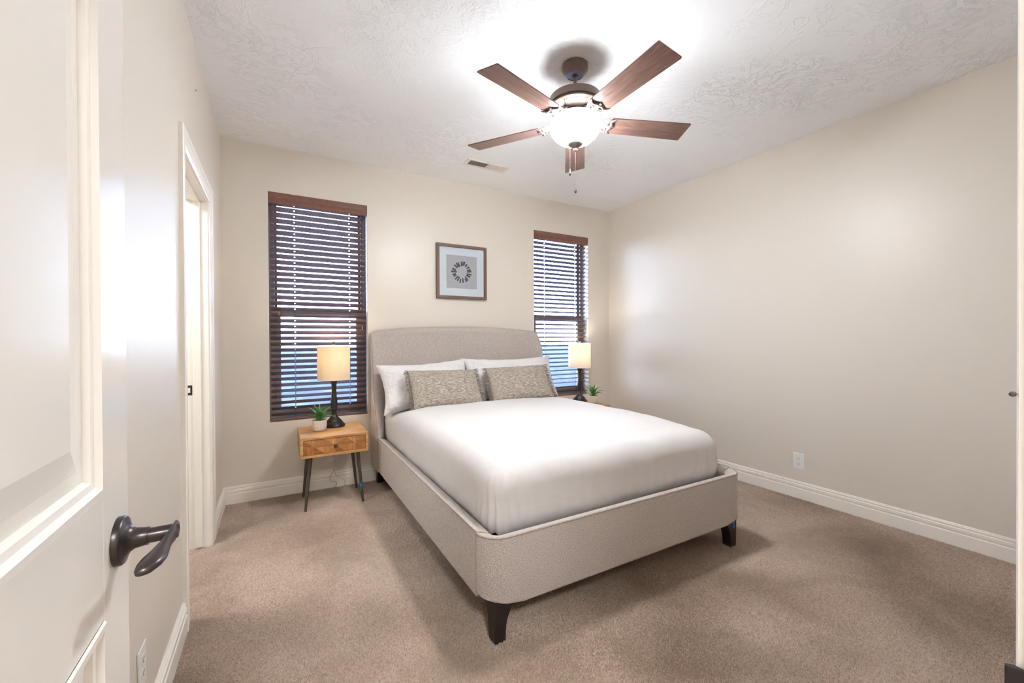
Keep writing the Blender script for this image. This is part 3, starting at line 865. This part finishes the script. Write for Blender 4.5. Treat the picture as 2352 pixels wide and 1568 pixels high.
for i in range(21):
    a = 2 * PI * i / 21 + random.uniform(-0.07, 0.07) + 0.1
    r0 = 0.057 + random.uniform(-0.006, 0.012); r1 = 0.105 + random.uniform(-0.008, 0.006); r2 = r1 + 0.022
    w = random.uniform(0.0065, 0.0095)
    d = Vector((math.cos(a), 0, math.sin(a))); nrm = Vector((-math.sin(a), 0, math.cos(a)))
    def quad(mb_, ra, rb, wa, wb, y0, y1):
        c = [d * ra - nrm * wa, d * ra + nrm * wa, d * rb + nrm * wb, d * rb - nrm * wb]
        vs = [(p.x, y0, p.z) for p in c] + [(p.x, y1, p.z) for p in c]
        mb_.add(vs, [(0, 1, 2, 3), (4, 7, 6, 5), (0, 4, 5, 1), (1, 5, 6, 2), (2, 6, 7, 3), (3, 7, 4, 0)])
    bs = MB(); bg = MB(); quad(bs, r0, r1, w * 0.9, w, -0.0114, -0.0132); quad(bg, r1, r2, w, w * 0.55, -0.0114, -0.0134)
    sk = obj('stick', bs, M['stick_grey'], pc); tk = obj('stick_tip', bg, M['stick_gold'], sk); tk['label'] = 'pale wood tip'
b = MB(); b.box(-i1, i1, -0.022, -0.020, -i1, i1)
obj('glazing', b, M['window_glass'], pc)

# ------------------------------------------------------------------ bed
BC, BH = 1.556, 0.850
bed = thing('bed', 'upholstered queen bed in grey beige boucle with curved wing headboard', 'bed', (BC, 0, 0))
prof_wing = [(0.165, 3.425), (0.25, 3.412), (0.40, 3.403), (0.48, 3.407), (0.523, 3.416), (0.601, 3.457), (0.695, 3.515), (0.77, 3.543), (0.847, 3.559), (1.004, 3.575), (1.109, 3.593), (1.20, 3.628), (1.25, 3.655), (1.30, 3.70), (1.36, 3.705)]
def wing(z):
    for (za, ya), (zb_, yb_) in zip(prof_wing, prof_wing[1:]):
        if za <= z <= zb_:
            u = (z - za) / (zb_ - za); return ya + (yb_ - ya) * u
    return prof_wing[0][1] if z < prof_wing[0][0] else prof_wing[-1][1]
def ztop(x):
    tt = abs(x) / BH
    z = 1.350 - 0.045 * tt ** 2.2
    if tt > 0.93: z -= 0.022 * ((tt - 0.93) / 0.07) ** 2
    return z
def sstep(a, b_, x):
    u = max(0, min(1, (x - a) / (b_ - a)))
    return u * u * (3 - 2 * u)
us = sorted(set([-BH + BH * 2 * i / 60 for i in range(61)] + [s * (BH - d) for s in (1, -1) for d in (0.004, 0.01, 0.018, 0.04, 0.055, 0.07, 0.085, 0.1, 0.115, 0.13, 0.145)]))
NV = 64; YH0 = 3.705
front = []
for x in us:
    col = []; zt_ = ztop(x)
    for j in range(NV + 1):
        z = 0.165 + (zt_ - 0.165) * (j / NV) ** 0.92
        y0 = 3.612; yw = wing(z)
        s = sstep(BH - 0.15, BH - 0.012, abs(x))
        y = y0 + (min(yw, YH0) - y0) * s
        d = zt_ - z                        # roll the top edge back
        if d < 0.045: y = max(y, YH0 - math.sqrt(max(0, 1 - ((0.045 - d) / 0.045) ** 2)) * (YH0 - y))
        e = BH - abs(x)
        if e < 0.01: y += 0.006 * (1 - e / 0.01) ** 2
        col.append((x, min(y, YH0), z))
    front.append(col)
b = MB(); b.grid(front)
back = [[(p[0], YH0 + 0.004, p[2]) for p in col] for col in front]
b.grid(back, flip=True)
n1 = len(us); nv1 = NV + 1; off = n1 * nv1
fs = []
for j in range(NV):
    fs.append((j, j + 1, off + j + 1, off + j)); k = (n1 - 1) * nv1
    fs.append((k + j, off + k + j, off + k + j + 1, k + j + 1))
for i in range(n1 - 1):
    fs.append((i * nv1, off + i * nv1, off + (i + 1) * nv1, (i + 1) * nv1))
    k = NV; fs.append((i * nv1 + k, (i + 1) * nv1 + k, off + (i + 1) * nv1 + k, off + i * nv1 + k))
b.f += fs; b.mi += [0] * len(fs)
hb = obj('headboard', b, M['boucle'], bed, smooth=True, angle=50)
b = MB()
for s in (-1, 1):
    pts = []
    for j in range(0, NV + 1, 2):
        col = front[0 if s < 0 else -1]; p = col[j]; pts.append((p[0] + s * 0.0005, p[1] + 0.002, p[2]))
    b.tube(pts, 0.0038, 8); obj('piping', b, M['boucle_piping'], hb, smooth=True, angle=80)
    b = MB()

# side rails
for s in (-1, 1):
    b = MB()
    xo, xi = s * BH, s * (BH - 0.068)
    b.prism([(xo, 0.178), (xo, 0.430), (xo - s * 0.004, 0.440), (xo - s * 0.014, 0.442), (xi + s * 0.012, 0.428), (xi, 0.418), (xi, 0.178)],
            lambda x, z: (x, 1.548, z), lambda x, z: (x, 3.404, z))
    rl = obj('side_rail', b, M['boucle'], bed, smooth=True, angle=30)
    b = MB(); b.tube([(xo - s * 0.003, 1.549, 0.4405), (xo - s * 0.003, 3.403, 0.4405)], 0.0035, 8)
    obj('piping', b, M['boucle_piping'], rl, smooth=True, angle=80)
# footboard: swept around rounded corners
path = []; rad = 0.10; YFt = 1.452
path.append(((-BH, 1.546), (-1, 0)))
for i in range(15):
    a = PI + (PI / 2) * i / 14
    path.append(((-BH + rad + rad * math.cos(a), YFt + rad + rad * math.sin(a)), (math.cos(a), math.sin(a))))
for i in range(1, 20):
    path.append(((-BH + rad + (2 * BH - 2 * rad) * i / 20, YFt), (0, -1)))
for i in range(15):
    a = 1.5 * PI + (PI / 2) * i / 14
    path.append(((BH - rad + rad * math.cos(a), YFt + rad + rad * math.sin(a)), (math.cos(a), math.sin(a))))
path.append(((BH, 1.546), (1, 0)))
P = []; top_pipe = []; bot_pipe = []
for (px, py), (nx, ny) in path:
    tt = abs(px) / BH
    zb_ = 0.152 + 0.030 * sstep(0.80, 1.0, tt) + (0.012 if py > 1.5 else 0) * ((py - 1.5) / 0.046)
    sec = [(0.012, zb_), (0.003, zb_ + 0.004), (0.0, zb_ + 0.014), (0.0, 0.424), (0.003, 0.434), (0.012, 0.437), (0.055, 0.423), (0.066, 0.418), (0.070, 0.408), (0.070, zb_)]
    P.append([(px - nx * d, py - ny * d, z) for d, z in sec])
    top_pipe.append((px - nx * 0.0025, py - ny * 0.0025, 0.4345)); bot_pipe.append((px - nx * 0.003, py - ny * 0.003, zb_ + 0.008))
b = MB(); b.grid(P, closed_v=True)
k = len(P[0]); b.f.append(tuple(range(k))); b.mi.append(0); b.f.append(tuple((len(P) - 1) * k + q for q in range(k))); b.mi.append(0)
fb = obj('footboard', b, M['boucle'], bed, smooth=True, angle=38)
for pp in (top_pipe, bot_pipe):
    b = MB(); b.tube(pp, 0.0042, 8); obj('piping', b, M['boucle_piping'], fb, smooth=True, angle=80)
for s in (-1, 1):
    b = MB(); b.tube([(s * (BH - 0.001), 1.547, 0.195), (s * (BH - 0.001), 1.547, 0.434)], 0.003, 8); obj('seam', b, M['boucle_piping'], fb, smooth=True, angle=80)
b = MB(); b.box(-BH + 0.07, BH - 0.07, 1.525, 3.60, 0.26, 0.33)
obj('slat_platform', b, M['leg_black'], bed)
# legs: square post flaring into brackets at the top on the two inner sides
def bed_leg(sx, sy, x, y):
    rows = []
    for i in range(15):
        z = 0.175 * i / 14; u = z / 0.175
        w = 0.050 + 0.006 * u; fl = 0.055 * max(0, (u - 0.25) / 0.75) ** 2.2
        x0, x1 = -0.002 * u, w + fl
        rows.append([(x - sx * (-x0) , y + sy * x0, z), (x + sx * x1, y + sy * x0, z), (x + sx * x1, y + sy * w, z), (x + sx * w, y + sy * w, z), (x + sx * w, y + sy * x1, z), (x + sx * x0, y + sy * x1, z)])
    b = MB(); b.grid(rows, closed_v=True); b.f.append(tuple(range(6))); b.mi.append(0); b.f.append(tuple(14 * 6 + q for q in range(6))); b.mi.append(0)
    return b
legs = {}
for nm, sx, sy, x, y in (('fl', 1, 1, -BH + 0.048, 1.478), ('fr', -1, 1, BH - 0.048, 1.478), ('bl', 1, -1, -BH + 0.040, 3.695), ('br', -1, -1, BH - 0.04, 3.695)):
    legs[nm] = obj('bed_leg', bed_leg(sx, sy, x, y), M['leg_black'], bed, bevel=0.003)
b = MB(); b.box(BH - 0.078, BH - 0.062, 1.4755, 1.478, 0.112, 0.158)
tp = obj('tape_tab', b, M['tape_blue'], legs['fr']); tp['label'] = 'bit of blue tape'

# ------------------------------------------------------------------ comforter
def comforter():
    hx, y0, y1, z0, z1 = 0.774, 1.552, 3.585, 0.345, 0.708
    c = Vector((0, (y0 + y1) / 2, (z0 + z1) / 2)); h = Vector((hx, (y1 - y0) / 2, (z1 - z0) / 2)); r = Vector((0.085, 0.085, 0.125))
    bm = MB()
    def wrap(p):
        p = Vector(p)
        q = Vector([max(-(h[i] - r[i]), min(h[i] - r[i], p[i])) for i in range(3)])
        d = Vector([(p[i] - q[i]) / r[i] for i in range(3)])
        if d.length < 1e-9: return p, Vector((0, 0, 1))
        n = d.normalized()
        nn = Vector([n[i] / r[i] for i in range(3)]).normalized()
        return q + Vector([n[i] * r[i] for i in range(3)]), nn
    nx, ny, nz = 150, 190, 44
    def disp(p, n):
        w = c + p
        side = 1 - abs(n.z)
        low = max(0.0, min(1.0, (z1 - w.z) / (z1 - z0)))
        # gentle crown and puffiness on top
        u, v_ = p.x / h.x, p.y / h.y
        dz = (0.018 * (1 - u * u) * (1 - v_ * v_) - 0.034 * sstep(2.05, 1.50, w.y) - 0.020 * sstep(0.55, 0.80, abs(p.x)) - 0.045 * sstep(3.02, 3.30, w.y)) * max(0, 1 - low * 1.6)
        d = 0.006 * mnoise.noise(Vector((w.x * 3.0, w.y * 3.0, w.z * 3 + 5)))
        d += 0.0035 * mnoise.noise(Vector((w.x * 8 + w.y * 5 + 3, w.y * 4 - w.x * 2, w.z * 6)))
        d += 0.0018 * (0.5 - abs(mnoise.noise(Vector((w.x * 7 - w.y * 3, w.y * 9 + 4, w.z * 7)))))
        # drapes: pleats gathered at the two foot corners, long soft folds on the sides
        if side > 0.02:
            for sx in (-1, 1):
                ddx = (w.x - sx * (hx - 0.01)); ddy = (w.y - (y0 + 0.01))
                dist = math.hypot(ddx, ddy)
                tt_ = -sx * ddx - ddy
                g = math.exp(-(dist / 0.15) ** 2)
                d += side * min(1, low * 1.4) * g * 0.008 * math.sin(tt_ * 150 * (1 - 0.25 * low) + 1.5 * mnoise.noise(Vector((w.x * 4, w.y * 4, w.z * 5))))
            along = w.y if abs(n.x) > abs(n.y) else w.x
            d += side * low * 0.014 * mnoise.noise(Vector((along * 5 + w.z * 2.5, w.z * 1.2, 3.3)))
            d += side * low * 0.007 * mnoise.noise(Vector((along * 16, w.z * 2.0, 8.1)))
            d += side * 0.012 * (low ** 1.5) * (1 if n.x > 0.5 else 0.3)
        # tufted dimples
        for (tx, ty) in ((0.28, 1.95), (-0.05, 2.7), (0.5, 2.75), (-0.45, 2.2)):
            rr = math.hypot(w.x - tx, w.y - ty)
            if rr < 0.1 and n.z > 0.5: d -= 0.006 * math.exp(-(rr / 0.022) ** 2)
        return p + n * d + Vector((0, 0, dz))
    def face(f, nu, nv):
        G = []
        for i in range(nu + 1):
            row = []
            for j in range(nv + 1):
                p, n = wrap(f(-1 + 2 * i / nu, -1 + 2 * j / nv))
                q = disp(p, n) + c
                row.append((q.x, q.y, q.z))
            G.append(row)
        bm.grid(G)
    face(lambda a, b_: (a * h.x, b_ * h.y, h.z), nx, ny)
    face(lambda a, b_: (a * h.x, -h.y, b_ * h.z), nx, nz)
    face(lambda a, b_: (a * h.x, h.y, b_ * h.z), nx, 12)
    face(lambda a, b_: (-h.x, a * h.y, b_ * h.z), ny, nz)
    face(lambda a, b_: (h.x, a * h.y, b_ * h.z), ny, nz)
    face(lambda a, b_: (a * h.x, b_ * h.y, -h.z), 12, 12)
    return bm
b = comforter()
cf = obj('comforter', b, M['white_cotton'], loc=(BC, 0, 0), recalc=False)
me = cf.data; bm = bmesh.new(); bm.from_mesh(me); bmesh.ops.remove_doubles(bm, verts=bm.verts, dist=0.0006); bmesh.ops.recalc_face_normals(bm, faces=bm.faces); bm.to_mesh(me); bm.free()
me.polygons.foreach_set('use_smooth', [True] * len(me.polygons))
tag(cf, 'smooth white comforter spread over the bed and tucked inside the frame', 'comforter')

# ------------------------------------------------------------------ pillows
def cushion(w, h, t, seed, n=44, pinch=0.07, wr=0.004, ends=0.0):
    """pillow in local x (width), y (height), z (thickness)"""
    P = {}
    bm = MB()
    for sgn in (1, -1):
        G = []
        for i in range(n + 1):
            row = []
            for j in range(n + 1):
                u = -1 + 2 * i / n; v_ = -1 + 2 * j / n
                u = math.copysign(abs(u) ** 0.85, u); v_ = math.copysign(abs(v_) ** 0.85, v_)
                x = w / 2 * u * (1 - pinch * (1 - v_ * v_) * abs(u) ** 2 * 0.6)
                y = h / 2 * v_ * (1 - pinch * (1 - u * u) * abs(v_) ** 2)
                e = max(0.0, (1 - u ** 4)) * max(0.0, (1 - v_ ** 4))
                z = sgn * t / 2 * (e ** 0.55) * (0.82 + 0.18 * (1 - u * u) * (1 - v_ * v_))
                q = Vector((x * 9 + seed, y * 9, sgn * 2))
                z += sgn * wr * mnoise.noise(q) * min(1, e * 3)
                edge = (1 - min(1, e * 2))
                diag = mnoise.noise(Vector((x * 5 + y * 14 + seed, x * 4, 1.7)))
                z += sgn * wr * 1.1 * diag * min(1, e * 4)
                y += 0.006 * edge * mnoise.noise(Vector((x * 14, seed, sgn * 0.0))) * (1 if wr > 0.003 else 0.3)
                x += 0.006 * edge * mnoise.noise(Vector((seed, y * 14, 4.0))) * (1 if wr > 0.003 else 0.3)
                row.append((x, y, z))
            G.append(row)
        bm.grid(G, flip=(sgn < 0))
    return bm
def weld(o, d=0.0008):
    bm = bmesh.new(); bm.from_mesh(o.data); bmesh.ops.remove_doubles(bm, verts=bm.verts, dist=d); bmesh.ops.recalc_face_normals(bm, faces=bm.faces); bm.to_mesh(o.data); bm.free()
    o.data.polygons.foreach_set('use_smooth', [True] * len(o.data.polygons)); o.data.update()
def place(o, c, lean, yaw=0.0, roll=0.0):
    """stand the pillow on its long edge, leaning back by `lean` from vertical"""
    o.matrix_world = Matrix.Translation(c) @ Matrix.Rotation(yaw, 4, 'Z') @ Matrix.Rotation(R(90) - lean, 4, 'X') @ Matrix.Rotation(roll, 4, 'Z')

for nm, c, lean, yaw, roll, seed, w, lab in (
        ('pillow', (1.122, 3.425, 0.842), R(24), R(3), R(2.5), 1.0, 0.815, 'white bed pillow on the left, against the headboard behind the left grey cushion'),
        ('pillow', (1.945, 3.43, 0.860), R(24), R(-4), R(0.5), 7.0, 0.95, 'white bed pillow on the right, against the headboard behind the right grey cushion')):
    o = obj(nm, cushion(w, 0.43, 0.21, seed, 70, 0.16, 0.012), M['pillow_cotton'], recalc=False); weld(o); place(o, c, lean, yaw, roll)
    tag(o, lab, 'pillow', 'white bed pillows')

def lumbar(label, c, lean, yaw, roll, seed):
    t = thing('throw_pillow', label, 'throw pillow', group='grey fringed throw pillows')
    w, h = 0.60, 0.345
    body = obj('cover', cushion(w, h, 0.13, seed, 44, 0.05, 0.002), M['heather_weave'], t, recalc=False); weld(body)
    rr = random.Random(seed)
    for s in (-1, 1):
        b = MB()
        for i in range(110):
            y = (-0.5 + (i + rr.random()) / 110) * h * 0.97
            L = rr.uniform(0.026, 0.042); dy = rr.uniform(-0.014, 0.014); dz = rr.uniform(-0.010, 0.022)
            x0 = w / 2 * (1 - 0.05 * 0.6 * (1 - (2 * y / h) ** 2)) - 0.006
            p = [(s * x0, y, 0.0), (s * (x0 + L * 0.35), y + dy * 0.2, 0.004 + dz * 0.7), (s * (x0 + L * 0.75), y + dy * 0.7 - 0.003, dz), (s * (x0 + L), y + dy - 0.007, dz * 0.7)]
            b.tube(p, [0.0017, 0.0019, 0.0018, 0.0012], 5)
        f = obj('fringe', b, M['fringe_yarn'], t, smooth=True, angle=80); f['kind'] = 'stuff'
    place(t, c, lean, yaw, roll)
    return t
lumbar('grey heather lumbar cushion with fringed ends leaning on the left bed pillow', (1.20, 3.195, 0.832), R(34), R(2), R(-1.5), 3)
lumbar('grey heather lumbar cushion with fringed ends leaning on the right bed pillow', (1.895, 3.195, 0.836), R(34), R(-6), R(1.5), 5)

# ------------------------------------------------------------------ nightstands
def nightstand(label, x0, front_y):
    w, d, zt_, zb_ = 0.458, 0.438, 0.536, 0.391
    t = thing('nightstand', label, 'nightstand', (x0, front_y, 0), group='wooden nightstands')
    th = 0.019
    b = MB()
    b.box(0, w, 0, d, zt_ - th, zt_); b.box(0, w, 0, d, zb_, zb_ + th)
    b.box(0, th, 0, d, zb_ + th, zt_ - th); b.box(w - th, w, 0, d, zb_ + th, zt_ - th); b.box(th, w - th, d - 0.012, d, zb_ + th, zt_ - th)
    obj('cabinet_box', b, M['mango_wood'], t, bevel=0.002)
    # drawer front of three faceted squares
    gx0, gx1, gz0, gz1 = th + 0.002, w - th - 0.002, zb_ + th + 0.002, zt_ - th - 0.002
    b = MB(); yf = 0.004; b.box(gx0, gx1, yf, 0.02, gz0, gz1, 0)
    cw = (gx1 - gx0) / 3; zc = (gz0 + gz1) / 2
    for i in range(3):
        a0, a1 = gx0 + cw * i, gx0 + cw * (i + 1); ac = (a0 + a1) / 2
        A, B_, C_, D_, E_ = (a0, yf - 0.0005, gz0), (a1, yf - 0.0005, gz0), (a1, yf - 0.0005, gz1), (a0, yf - 0.0005, gz1), (ac, yf - 0.009, zc)
        mzb, mzt, mxl, mxr = (ac, yf - 0.0005, gz0), (ac, yf - 0.0005, gz1), (a0, yf - 0.0005, zc), (a1, yf - 0.0005, zc)
        for k, tri in enumerate(((A, mzb, E_), (mzb, B_, E_), (B_, mxr, E_), (mxr, C_, E_), (C_, mzt, E_), (mzt, D_, E_), (D_, mxl, E_), (mxl, A, E_))):
            b.add(tri, [(0, 1, 2)], (0, 1, 0, 1, 1, 0, 1, 0)[k])
    dr = obj('drawer', b, [M['drawer_wood'], M['drawer_wood_dark']], t)
    b = MB(); xc = w / 2
    b.lathe([(0.005, -0.002), (0.005, 0.010), (0.009, 0.012)], 12)
    b2 = MB(); b2.v = [(xc + x, yf - 0.004 - z, zc + y) for x, y, z in b.v]; b2.f = b.f; b2.mi = b.mi
    s_ = 0.0125; y1, y2 = yf - 0.015, yf - 0.026
    b2.add([(xc - s_, y1, zc - s_), (xc + s_, y1, zc - s_), (xc + s_, y1, zc + s_), (xc - s_, y1, zc + s_), (xc, y2, zc)], [(0, 3, 2, 1), (0, 1, 4), (1, 2, 4), (2, 3, 4), (3, 0, 4)])
    kn = obj('drawer_knob', b2, M['leg_iron'], dr); kn['label'] = 'dark metal pyramid knob'
    lg = []
    for (tx, ty, bx, by) in ((0.068, 0.062, 0.030, 0.040), (w - 0.068, 0.062, w - 0.036, 0.030), (0.068, d - 0.090, 0.034, d - 0.078), (w - 0.068, d - 0.090, w - 0.030, d - 0.085)):
        b = MB(); b.tube([(tx, ty, zb_ + 0.001), (tx, ty, zb_ - 0.006), (bx, by, 0.0)], [0.0145, 0.0145, 0.0085], 18)
        lg.append(obj('leg', b, M['leg_iron'], t, smooth=True))
    return t, lg
ns, lg = nightstand('light wood nightstand on four dark legs on the left of the bed, under the window', 0.146, 3.262)
p0, p1 = Vector((0.458 - 0.068, 0.062, 0.385)), Vector((0.458 - 0.036, 0.030, 0))
u0, u1 = 0.62, 0.69
b = MB(); b.tube([p0.lerp(p1, u0), p0.lerp(p1, u1)], [0.0145 - 0.006 * u0 + 0.0006, 0.0145 - 0.006 * u1 + 0.0006], 18)
tp = obj('tape_band', b, M['tape_blue'], lg[1], smooth=True); tp['label'] = 'band of blue tape'
dup(ns, (2.575, 3.262, 0), 'light wood nightstand on the right of the bed, mostly hidden behind it')

# ------------------------------------------------------------------ bedside lamps
def lamp(label, loc, shade_mat, watts, col):
    t = thing('table_lamp', label, 'lamp', loc, group='bedside lamps')
    b = MB()
    b.lathe([(0.0, 0.0), (0.080, 0.0), (0.0815, 0.004), (0.0815, 0.012), (0.078, 0.018), (0.070, 0.028), (0.062, 0.036), (0.060, 0.038), (0.0605, 0.042), (0.052, 0.050), (0.036, 0.068), (0.026, 0.082), (0.0205, 0.094), (0.0185, 0.102),
             (0.0215, 0.105), (0.0215, 0.110), (0.0165, 0.114), (0.0185, 0.124), (0.0225, 0.140), (0.0255, 0.160), (0.0262, 0.178), (0.0245, 0.205), (0.0205, 0.240), (0.0178, 0.275), (0.0172, 0.305), (0.0195, 0.335), (0.025, 0.355), (0.032, 0.367), (0.033, 0.370), (0.0, 0.371)], 40)
    obj('lamp_base', b, M['lamp_black'], t, smooth=True, angle=35)
    b = MB(); b.lathe([(0.0, 0.370), (0.012, 0.370), (0.012, 0.43), (0.0, 0.432)], 20)
    obj('socket', b, M['lamp_metal'], t, smooth=True)
    b = MB(); r = 0.122; zb_, zt_ = 0.374, 0.640
    b.lathe([(r - 0.003, zb_), (r, zb_), (r - 0.001, zt_), (r - 0.004, zt_), (r - 0.003, zb_)], 64, cap0=False, cap1=False)
    obj('lamp_shade', b, shade_mat, t, smooth=True, angle=40)
    b = MB()
    for a in (0, 120, 240):
        b.tube([(0, 0, 0.634), ((r - 0.004) * math.cos(R(a)), (r - 0.004) * math.sin(R(a)), 0.634)], 0.0015, 6)
    for s in (-1, 1):
        b.tube([(0.012 * s, 0, 0.43), (0.045 * s, 0, 0.49), (0.045 * s, 0, 0.58), (0.006 * s, 0, 0.634)], 0.0014, 6)
    b.tube([(0, 0, 0.63), (0, 0, 0.652)], 0.004, 8)
    obj('harp', b, M['lamp_metal'], t)
    b = MB(); b.lathe([(0.005, 0.646), (0.010, 0.650), (0.0145, 0.658), (0.0155, 0.665), (0.012, 0.673), (0.005, 0.677), (0.0, 0.678)], 24)
    obj('finial', b, M['lamp_black'], t, smooth=True)
    b = MB(); b.lathe([(0.0, 0.432), (0.013, 0.434), (0.016, 0.45), (0.028, 0.478), (0.030, 0.495), (0.024, 0.515), (0.010, 0.527), (0.0, 0.529)], 20)
    obj('bulb', b, M['bulb_glow'], t, smooth=True)
    ld = bpy.data.lights.new('bulb_light', 'POINT'); ld.energy = watts; ld.color = col; ld.shadow_soft_size = 0.035
    l = bpy.data.objects.new('bulb_light', ld); COL.objects.link(l); l.parent = t; l.location = (0.0, 0.0, 0.565)
    return t
lamp('lit table lamp with dark turned base on the left nightstand', (0.405, 3.606, 0.536), M['shade_linen'], LAMP_L, (1.0, 0.85, 0.64))
lamp('lit table lamp with dark turned base on the right nightstand', (2.915, 3.618, 0.536), M['shade_linen_pale'], LAMP_R, (1.0, 0.94, 0.86))

# ------------------------------------------------------------------ potted plants
def plant(label, loc, seed):
    t = thing('potted_plant', label, 'plant', loc, group='small potted succulents')
    b = MB()
    fl = lambda a, z: (0.0016 * math.cos(a * 26) if 0.034 < z < 0.078 else 0.0)
    b.lathe([(0.0, 0.0), (0.038, 0.0), (0.0445, 0.006), (0.0475, 0.010), (0.0495, 0.020), (0.050, 0.033), (0.0505, 0.035), (0.0505, 0.05), (0.0505, 0.077), (0.0505, 0.083), (0.047, 0.083), (0.046, 0.074), (0.0, 0.074)], 156, flute=fl)
    obj('pot', b, M['pot_ceramic'], t, smooth=True, angle=60)
    b = MB(); b.lathe([(0.0, 0.079), (0.03, 0.078), (0.0462, 0.0745), (0.0462, 0.0742)], 24)
    obj('soil', b, M['soil'], t)
    rr = random.Random(seed); b = MB()
    leaves = []
    for i in range(17):
        a = i * 2.399 + rr.uniform(-0.25, 0.25)
        tier = i / 17
        leaves.append((a, R(20 + 50 * tier + rr.uniform(-8, 8)), 0.095 + 0.055 * (1 - abs(tier - 0.55)) + rr.uniform(-0.012, 0.012), tier))
    for a, ele, L, tier in leaves:
        d = Vector((math.cos(a), math.sin(a), 0)); sd = Vector((-math.sin(a), math.cos(a), 0))
        pos = Vector((0, 0, 0.078)) + d * 0.008; e = min(R(84), ele + R(28)); G = []; N = 11
        for k in range(N):
            u = k / (N - 1)
            w = 0.0115 * (0.55 + 0.45 * min(1, u * 3)) * (1 - u ** 2.2) + 0.0004
            up = -d * math.sin(e) + Vector((0, 0, 1)) * math.cos(e)
            row = []
            for q, (sx, dz) in enumerate(((-1, 0.35), (-0.5, 0.1), (0, 0.0), (0.5, 0.1), (1, 0.35))):
                row.append(pos + sd * (sx * w) + up * (dz * w))
            for (sx, dz) in ((0.5, -0.05), (0, -0.18), (-0.5, -0.05)):
                row.append(pos + sd * (sx * w) + up * (dz * w - 0.0008))
            G.append(row)
            pos = pos + (d * math.cos(e) + Vector((0, 0, 1)) * math.sin(e)) * (L / (N - 1))
            e -= R(4 + 7.5 * (1 - tier)) * (0.4 + u)
        b.grid([[tuple(p) for p in row] for row in G], closed_v=True)
    obj('foliage', b, M['leaf_green'], t, smooth=True, angle=50)
    return t
plant('small spiky succulent in a fluted pot on the left nightstand', (0.287, 3.490, 0.536), 4)
plant('small spiky succulent in a fluted pot on the right nightstand, by the corner', (2.955, 3.440, 0.536), 9)

# ------------------------------------------------------------------ carpet pile
def carpet():
    sp = 0.0046
    xs_ = np.arange(XL + 0.006, XR - 0.004, sp); ys_ = np.arange(YF - 0.02, YB - 0.012, sp)
    X, Y = np.meshgrid(xs_, ys_); X = X.ravel(); Y = Y.ravel()
    X2, Y2 = np.meshgrid(np.arange(XL - 0.112, XL + 0.004, sp), np.arange(DY0 + 0.004, DY1 - 0.003, sp))
    X = np.concatenate([X, X2.ravel()]); Y = np.concatenate([Y, Y2.ravel()]); n = X.size; door_ = X < XL + 0.005
    X = X + rng.uniform(-sp, sp, n) * 0.55; Y = Y + rng.uniform(-sp, sp, n) * 0.55
    # slow lean field (foot marks and vacuum strokes) plus a random twist
    fx = np.sin(X * 3.1 + 1.7 * np.sin(Y * 2.3)) + 0.7 * np.sin(Y * 5.3 + X * 1.9 + 1.0) + 0.5 * np.sin(X * 8.1 - Y * 6.2)
    fy = np.cos(Y * 2.7 + 1.4 * np.sin(X * 2.9 + 0.5)) + 0.7 * np.sin(X * 4.7 - Y * 3.1) + 0.5 * np.sin(X * 7.0 + Y * 7.7)
    hgt = rng.uniform(0.0065, 0.0115, n)
    lx = 0.0034 * fx + rng.normal(0, 0.003, n); ly = 0.0034 * fy + rng.normal(0, 0.003, n)
    r = rng.uniform(0.0026, 0.0042, n); a0 = rng.uniform(0, 2 * PI, n)
    V = np.zeros((n, 4, 3), np.float32)
    for k in range(3):
        a = a0 + k * 2 * PI / 3
        V[:, k, 0] = X + r * np.cos(a); V[:, k, 1] = Y + r * np.sin(a); V[:, k, 2] = 0.0
    V[:, 3, 0] = X + lx; V[:, 3, 1] = Y + ly; V[:, 3, 2] = hgt
    lo_ = np.where(door_, XL - 0.114, XL + 0.002)[:, None]
    V[:, :, 0] = np.clip(V[:, :, 0], lo_, XR - 0.002); V[:, :, 1] = np.clip(V[:, :, 1], YF - 0.1, YB - 0.002)
    T = np.array([(0, 1, 3), (1, 2, 3), (2, 0, 3)], np.int32)
    F = (np.arange(n, dtype=np.int32)[:, None, None] * 4 + T[None]).reshape(-1, 3)
    me = bpy.data.meshes.new('carpet_pile')
    me.vertices.add(n * 4); me.vertices.foreach_set('co', V.ravel())
    nf = F.shape[0]
    me.loops.add(nf * 3); me.loops.foreach_set('vertex_index', F.ravel())
    me.polygons.add(nf); me.polygons.foreach_set('loop_start', np.arange(0, nf * 3, 3, dtype=np.int32))
    me.polygons.foreach_set('use_smooth', np.ones(nf, bool))
    me.update(calc_edges=False)
    me.materials.append(M['carpet_yarn'])
    o = bpy.data.objects.new('carpet_pile', me); COL.objects.link(o)
    tag(o, 'tan brown plush carpet pile covering the bedroom floor', 'carpet', kind='stuff')
carpet()
